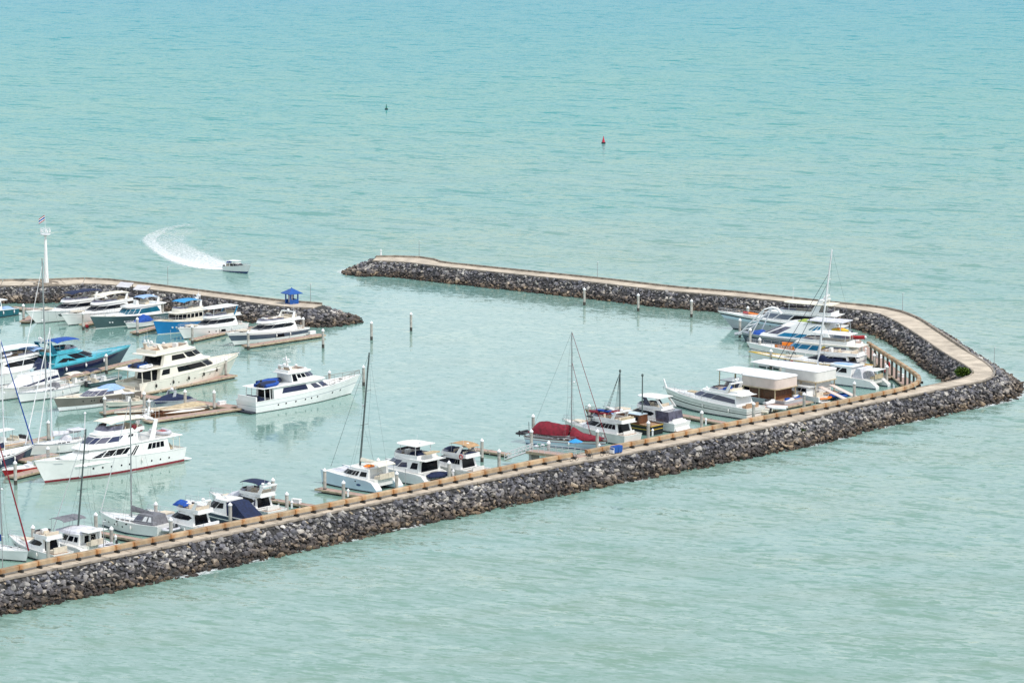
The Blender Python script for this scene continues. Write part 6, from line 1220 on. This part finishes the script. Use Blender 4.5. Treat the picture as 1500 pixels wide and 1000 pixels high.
MB().hexa([(.3 * L, -2.2, 5.14), (.48 * L, -2.1, 5.14), (.48 * L, 1, 5.14), (.3 * L, 1, 5.14), (.31 * L, -2.1, 5.3), (.47 * L, -2.0, 5.3), (.47 * L, 1, 5.3), (.31 * L, 1, 5.3)]).build('roof_panel', 'green', b.root, smooth=False); MB().box(.02 * L, .36 * L, -2.6, 2.6, 5.6, 5.8).build('sun_roof', 'palecloth', b.root, smooth=False); b.posts4(.04, .32, .68, 1.8, 5.62, .1, 'greyhull', 'pillar')
b.tier(.02, .10, .14, .8, .7, 1.75, 3.6, m='slate', name='aft_lounge'); m = MB()
for y in (-2.2, 2.2): m.tube([(1.02 * L, y, 1.6), (.78 * L, y * .9, 7.2)], .16, 6).tube([(.9 * L, y, 1.6), (.78 * L, y * .9, 7.2)], .12, 6)
m.tube([(.78 * L, -2, 7.2), (.78 * L, 2, 7.2)], .14, 6)
for k in range(6): u = k / 6; m.tube([(lerp(1.02, .78, u) * L, -2.2 + .2 * u, lerp(1.6, 7.2, u)), (lerp(1.02, .78, u) * L, 2.2 - .2 * u, lerp(1.6, 7.2, u))], .07, 5)
m.build('bow_gantry', 'whitealu', b.root); MB().tube([(.78 * L, -1.4, 7.2), (.72 * L, -1.4, 7.0), (.68 * L, -1.4, 6.0)], .28, 8).build('rolled_screen', 'cap', b.root); MB().tube([(.98 * L, -3.3, .8), (1.1 * L, -3.1, 1.0), (1.16 * L, -2.6, .7)], .4, 8).build('slide_tube', 'greyhull', b.root)
b.cover(.8, .95, .6, 1.8, [.3, .8, .6, .2], 'bluecloth', seed=3)
p = b.w(.06, 1.5, 3.7); o = thing('inflatable_toy', 'yellow inflatable toy lying on the stern of the house yacht', 'inflatable', p[:], b.h); MB().ball((0, 0, .4), 2.0, .8, .5).build('tube', 'yellow', o); ring(MB(), (0, 0, .75), .6, .12, ((1, 0, 0), (0, 1, 0))).build('handle_ring', 'orange', o)
p = b.w(.0, -1.6, 2.0); o = thing('inflatable_toy', 'long red inflatable banana lying below the yellow one on the house yacht', 'inflatable', p[:], b.h + .1); MB().tube([(-2.6, 0, .5), (-1, 0, .35), (1, 0, .35), (2.6, 0, .6)], .4, 8).build('tube', 'red', o); MB().ball((-2.7, 0, .55), .3, .3, .3).build('nose', 'cap', o)
b = Boat('motor_yacht', 'grey white motor yacht with pointed bow and orange toys on the foredeck, nearest the rocks', 'motor yacht', (1236, 494), (1074, 481.5), 5.8).hull(2.2, 3.6, 3.6, 'greyhull', 'boot', rows=[(.6, 'greyhull'), (.8, 'palehull'), (.9, 'boot'), (1.0, 'white')], pw=2.0); b.trunk(.6, .9, .6, .6); b.tier(.1, .5, .8, .84, .2, 2.3, 4.5, ra=.03, rf=.14, tum=.3, panes=[(0, [(.1, .4), (.98, .4), (.98, .85), (.1, .85)])], wrap=(.4, .86), wrapm='slate', roof='white', oh=.1, roww=.2, back=(.1, .8)); b.coam(.08, .4, .58, .76, .3, 4.62, .6, screen=.4); b.slab('hardtop', .08, .52, .84, 6.7, .16, 'creamcloth'); b.posts4(.12, .46, .7, 4.7, 6.7, .06, 'white'); b.arch(.2, .76, 4.7, 7.6, rake=-1.2, th=1.2); b.mastlet(.16, 7.5, 1.4, .7); b.rail(.5); b.seats(.16, 4.62, 'clearvinyl', .6, .06); b.whip(.45 * b.L, .8, 6.8, 3.2); b.whip(.47 * b.L, -.8, 6.8, 3.0); b.ports((.5, .6, .7), .6, .14)
for k, (xx, cl) in enumerate(((.80, 'orange'), (.86, 'red'))): MB().tube([(xx * b.L - 1, .4 - k, 3.45), (xx * b.L + 1.4, .1 - k * .5, 3.6)], .28, 7).build('deck_toy', cl, b.root)
# --- small craft and gear by the jet ski pontoon
jet_ski('black and white jet ski on the work pontoon, nearest the long striped yacht', 1128, 590, .7, 'cap', 'darkrubber'); jet_ski('dark jet ski with teal seat on the work pontoon', 1143, 585, .9, 'darkrubber', 'skycloth'); jet_ski('white jet ski with blue seat on the work pontoon', 1156, 588, .8, 'cap', 'bluecloth'); jet_ski('blue nosed jet ski at the end of the work pontoon beside the pile', 1168, 583.5, .8, 'kioskblue', 'cap')
dinghy('dinghy', 'cream inflatable with dark floor on the work pontoon astern of the long striped yacht', at(1113, 603, .8), 2.7, 4.4, tube='creamcloth', inside='greycloth'); dinghy('dinghy', 'white inflatable behind the beam wall near the jet skis', at(1139, 599, .8), 2.9, 3.8, tube='cap', inside='cushion', motor=False)
dinghy('dinghy', 'bright blue inflatable close to the wave wall right of the orange raft', at(1232, 581, .6), .5, 4.2, tube='kioskblue', inside='bluecloth', motor=False); dinghy('dinghy', 'orange raft behind the wave wall below the second houseboat', at(1208, 585, .6), .3, 2.6, tube='orange', inside='tan', motor=False)
b = Boat('motorboat', 'small white cuddy boat between the jet skis and the second houseboat', 'motorboat', (1206, 590), (1152, 581), 3.0).hull(1.1, 1.6, .9, 'white', 'boot'); b.tier(.35, .55, .75, .76, .3, 1.1, 2.6, rf=.1, panes=[(0, [(.1, .4), (.9, .4), (.9, .85), (.1, .85)])], wrap=(.4, .85), roof='white', oh=.06); b.seats(.15, 1.0, 'cushion', .6, .08); b.rail(.5, .5); b.platform(.7, 'white')
dinghy('dinghy', 'pale blue inflatable moored against the far end of the pink pontoon', at(1236, 493, .6), .2, 3.2, tube='skycloth', inside='paleblue', motor=False)
p = at(1298, 546, DZ); o = thing('fender_buoy', 'round red fender sitting on the stub finger by the twin hull cruiser', 'fender', p[:]); MB().ball((0, 0, .4), .42, .42, .42).build('ball', 'red', o); MB().tube([(0, 0, .8), (.2, .1, 1.0)], .04).build('rope', 'cap', o)
p = at(1302, 538, DZ); o = thing('fender_buoy', 'tall red fender standing on the pink pontoon by a pile', 'fender', p[:]); MB().ball((0, 0, .6), .26, .26, .6).build('ball', 'red', o); MB().tube([(0, 0, 1.15), (.1, .1, 1.35)], .04).build('rope', 'cap', o)
# --- the speedboat under way
b = Boat('speedboat', 'white speedboat turning under way with a curved white wake behind it', 'speedboat', (332, 396), (364, 401), 2.9).hull(1.1, 1.7, .9, 'white', 'blueboot', bt=.1); b.root.rotation_euler = (0, -.05, b.h); b.tier(.3, .55, .74, .8, .3, 1.0, 2.0, rf=.14, tum=.15, panes=[(0, [(.15, .3), (.95, .3), (.9, .9), (.2, .9)])], wrap=(.25, .9)); b.slab('hardtop', .16, .6, .78, 2.45, .1, 'cap'); b.posts4(.22, .52, .62, 1.0, 2.46, .05); b.cover(.08, .18, .5, 1.9, [.4, .5, .3], 'bluecloth', 'flag_cloth'); b.seats(.18, .9, 'cushion', .6, .1); b.rail(.6, .45)
for y in (-.5, .5): MB().box(-.65, -.05, y - .22, y + .22, .3, 1.4, tx=.08, ty=.05).build('outboard', 'darkrubber', b.root, smooth=False)
cols = []
for i in range(9):
    t = i / 8
    cols.append([(b.w(t * 1.0 - .1, sdw, 0), f) for sdw, f in ((-2.6 + 1.2 * t, -.4), (-1.6 + .5 * t, .5), (0, .1), (1.6 - .5 * t, .5), (2.6 - 1.2 * t, -.4))])
foam_strip('bow_foam', cols, .09, 'wake')
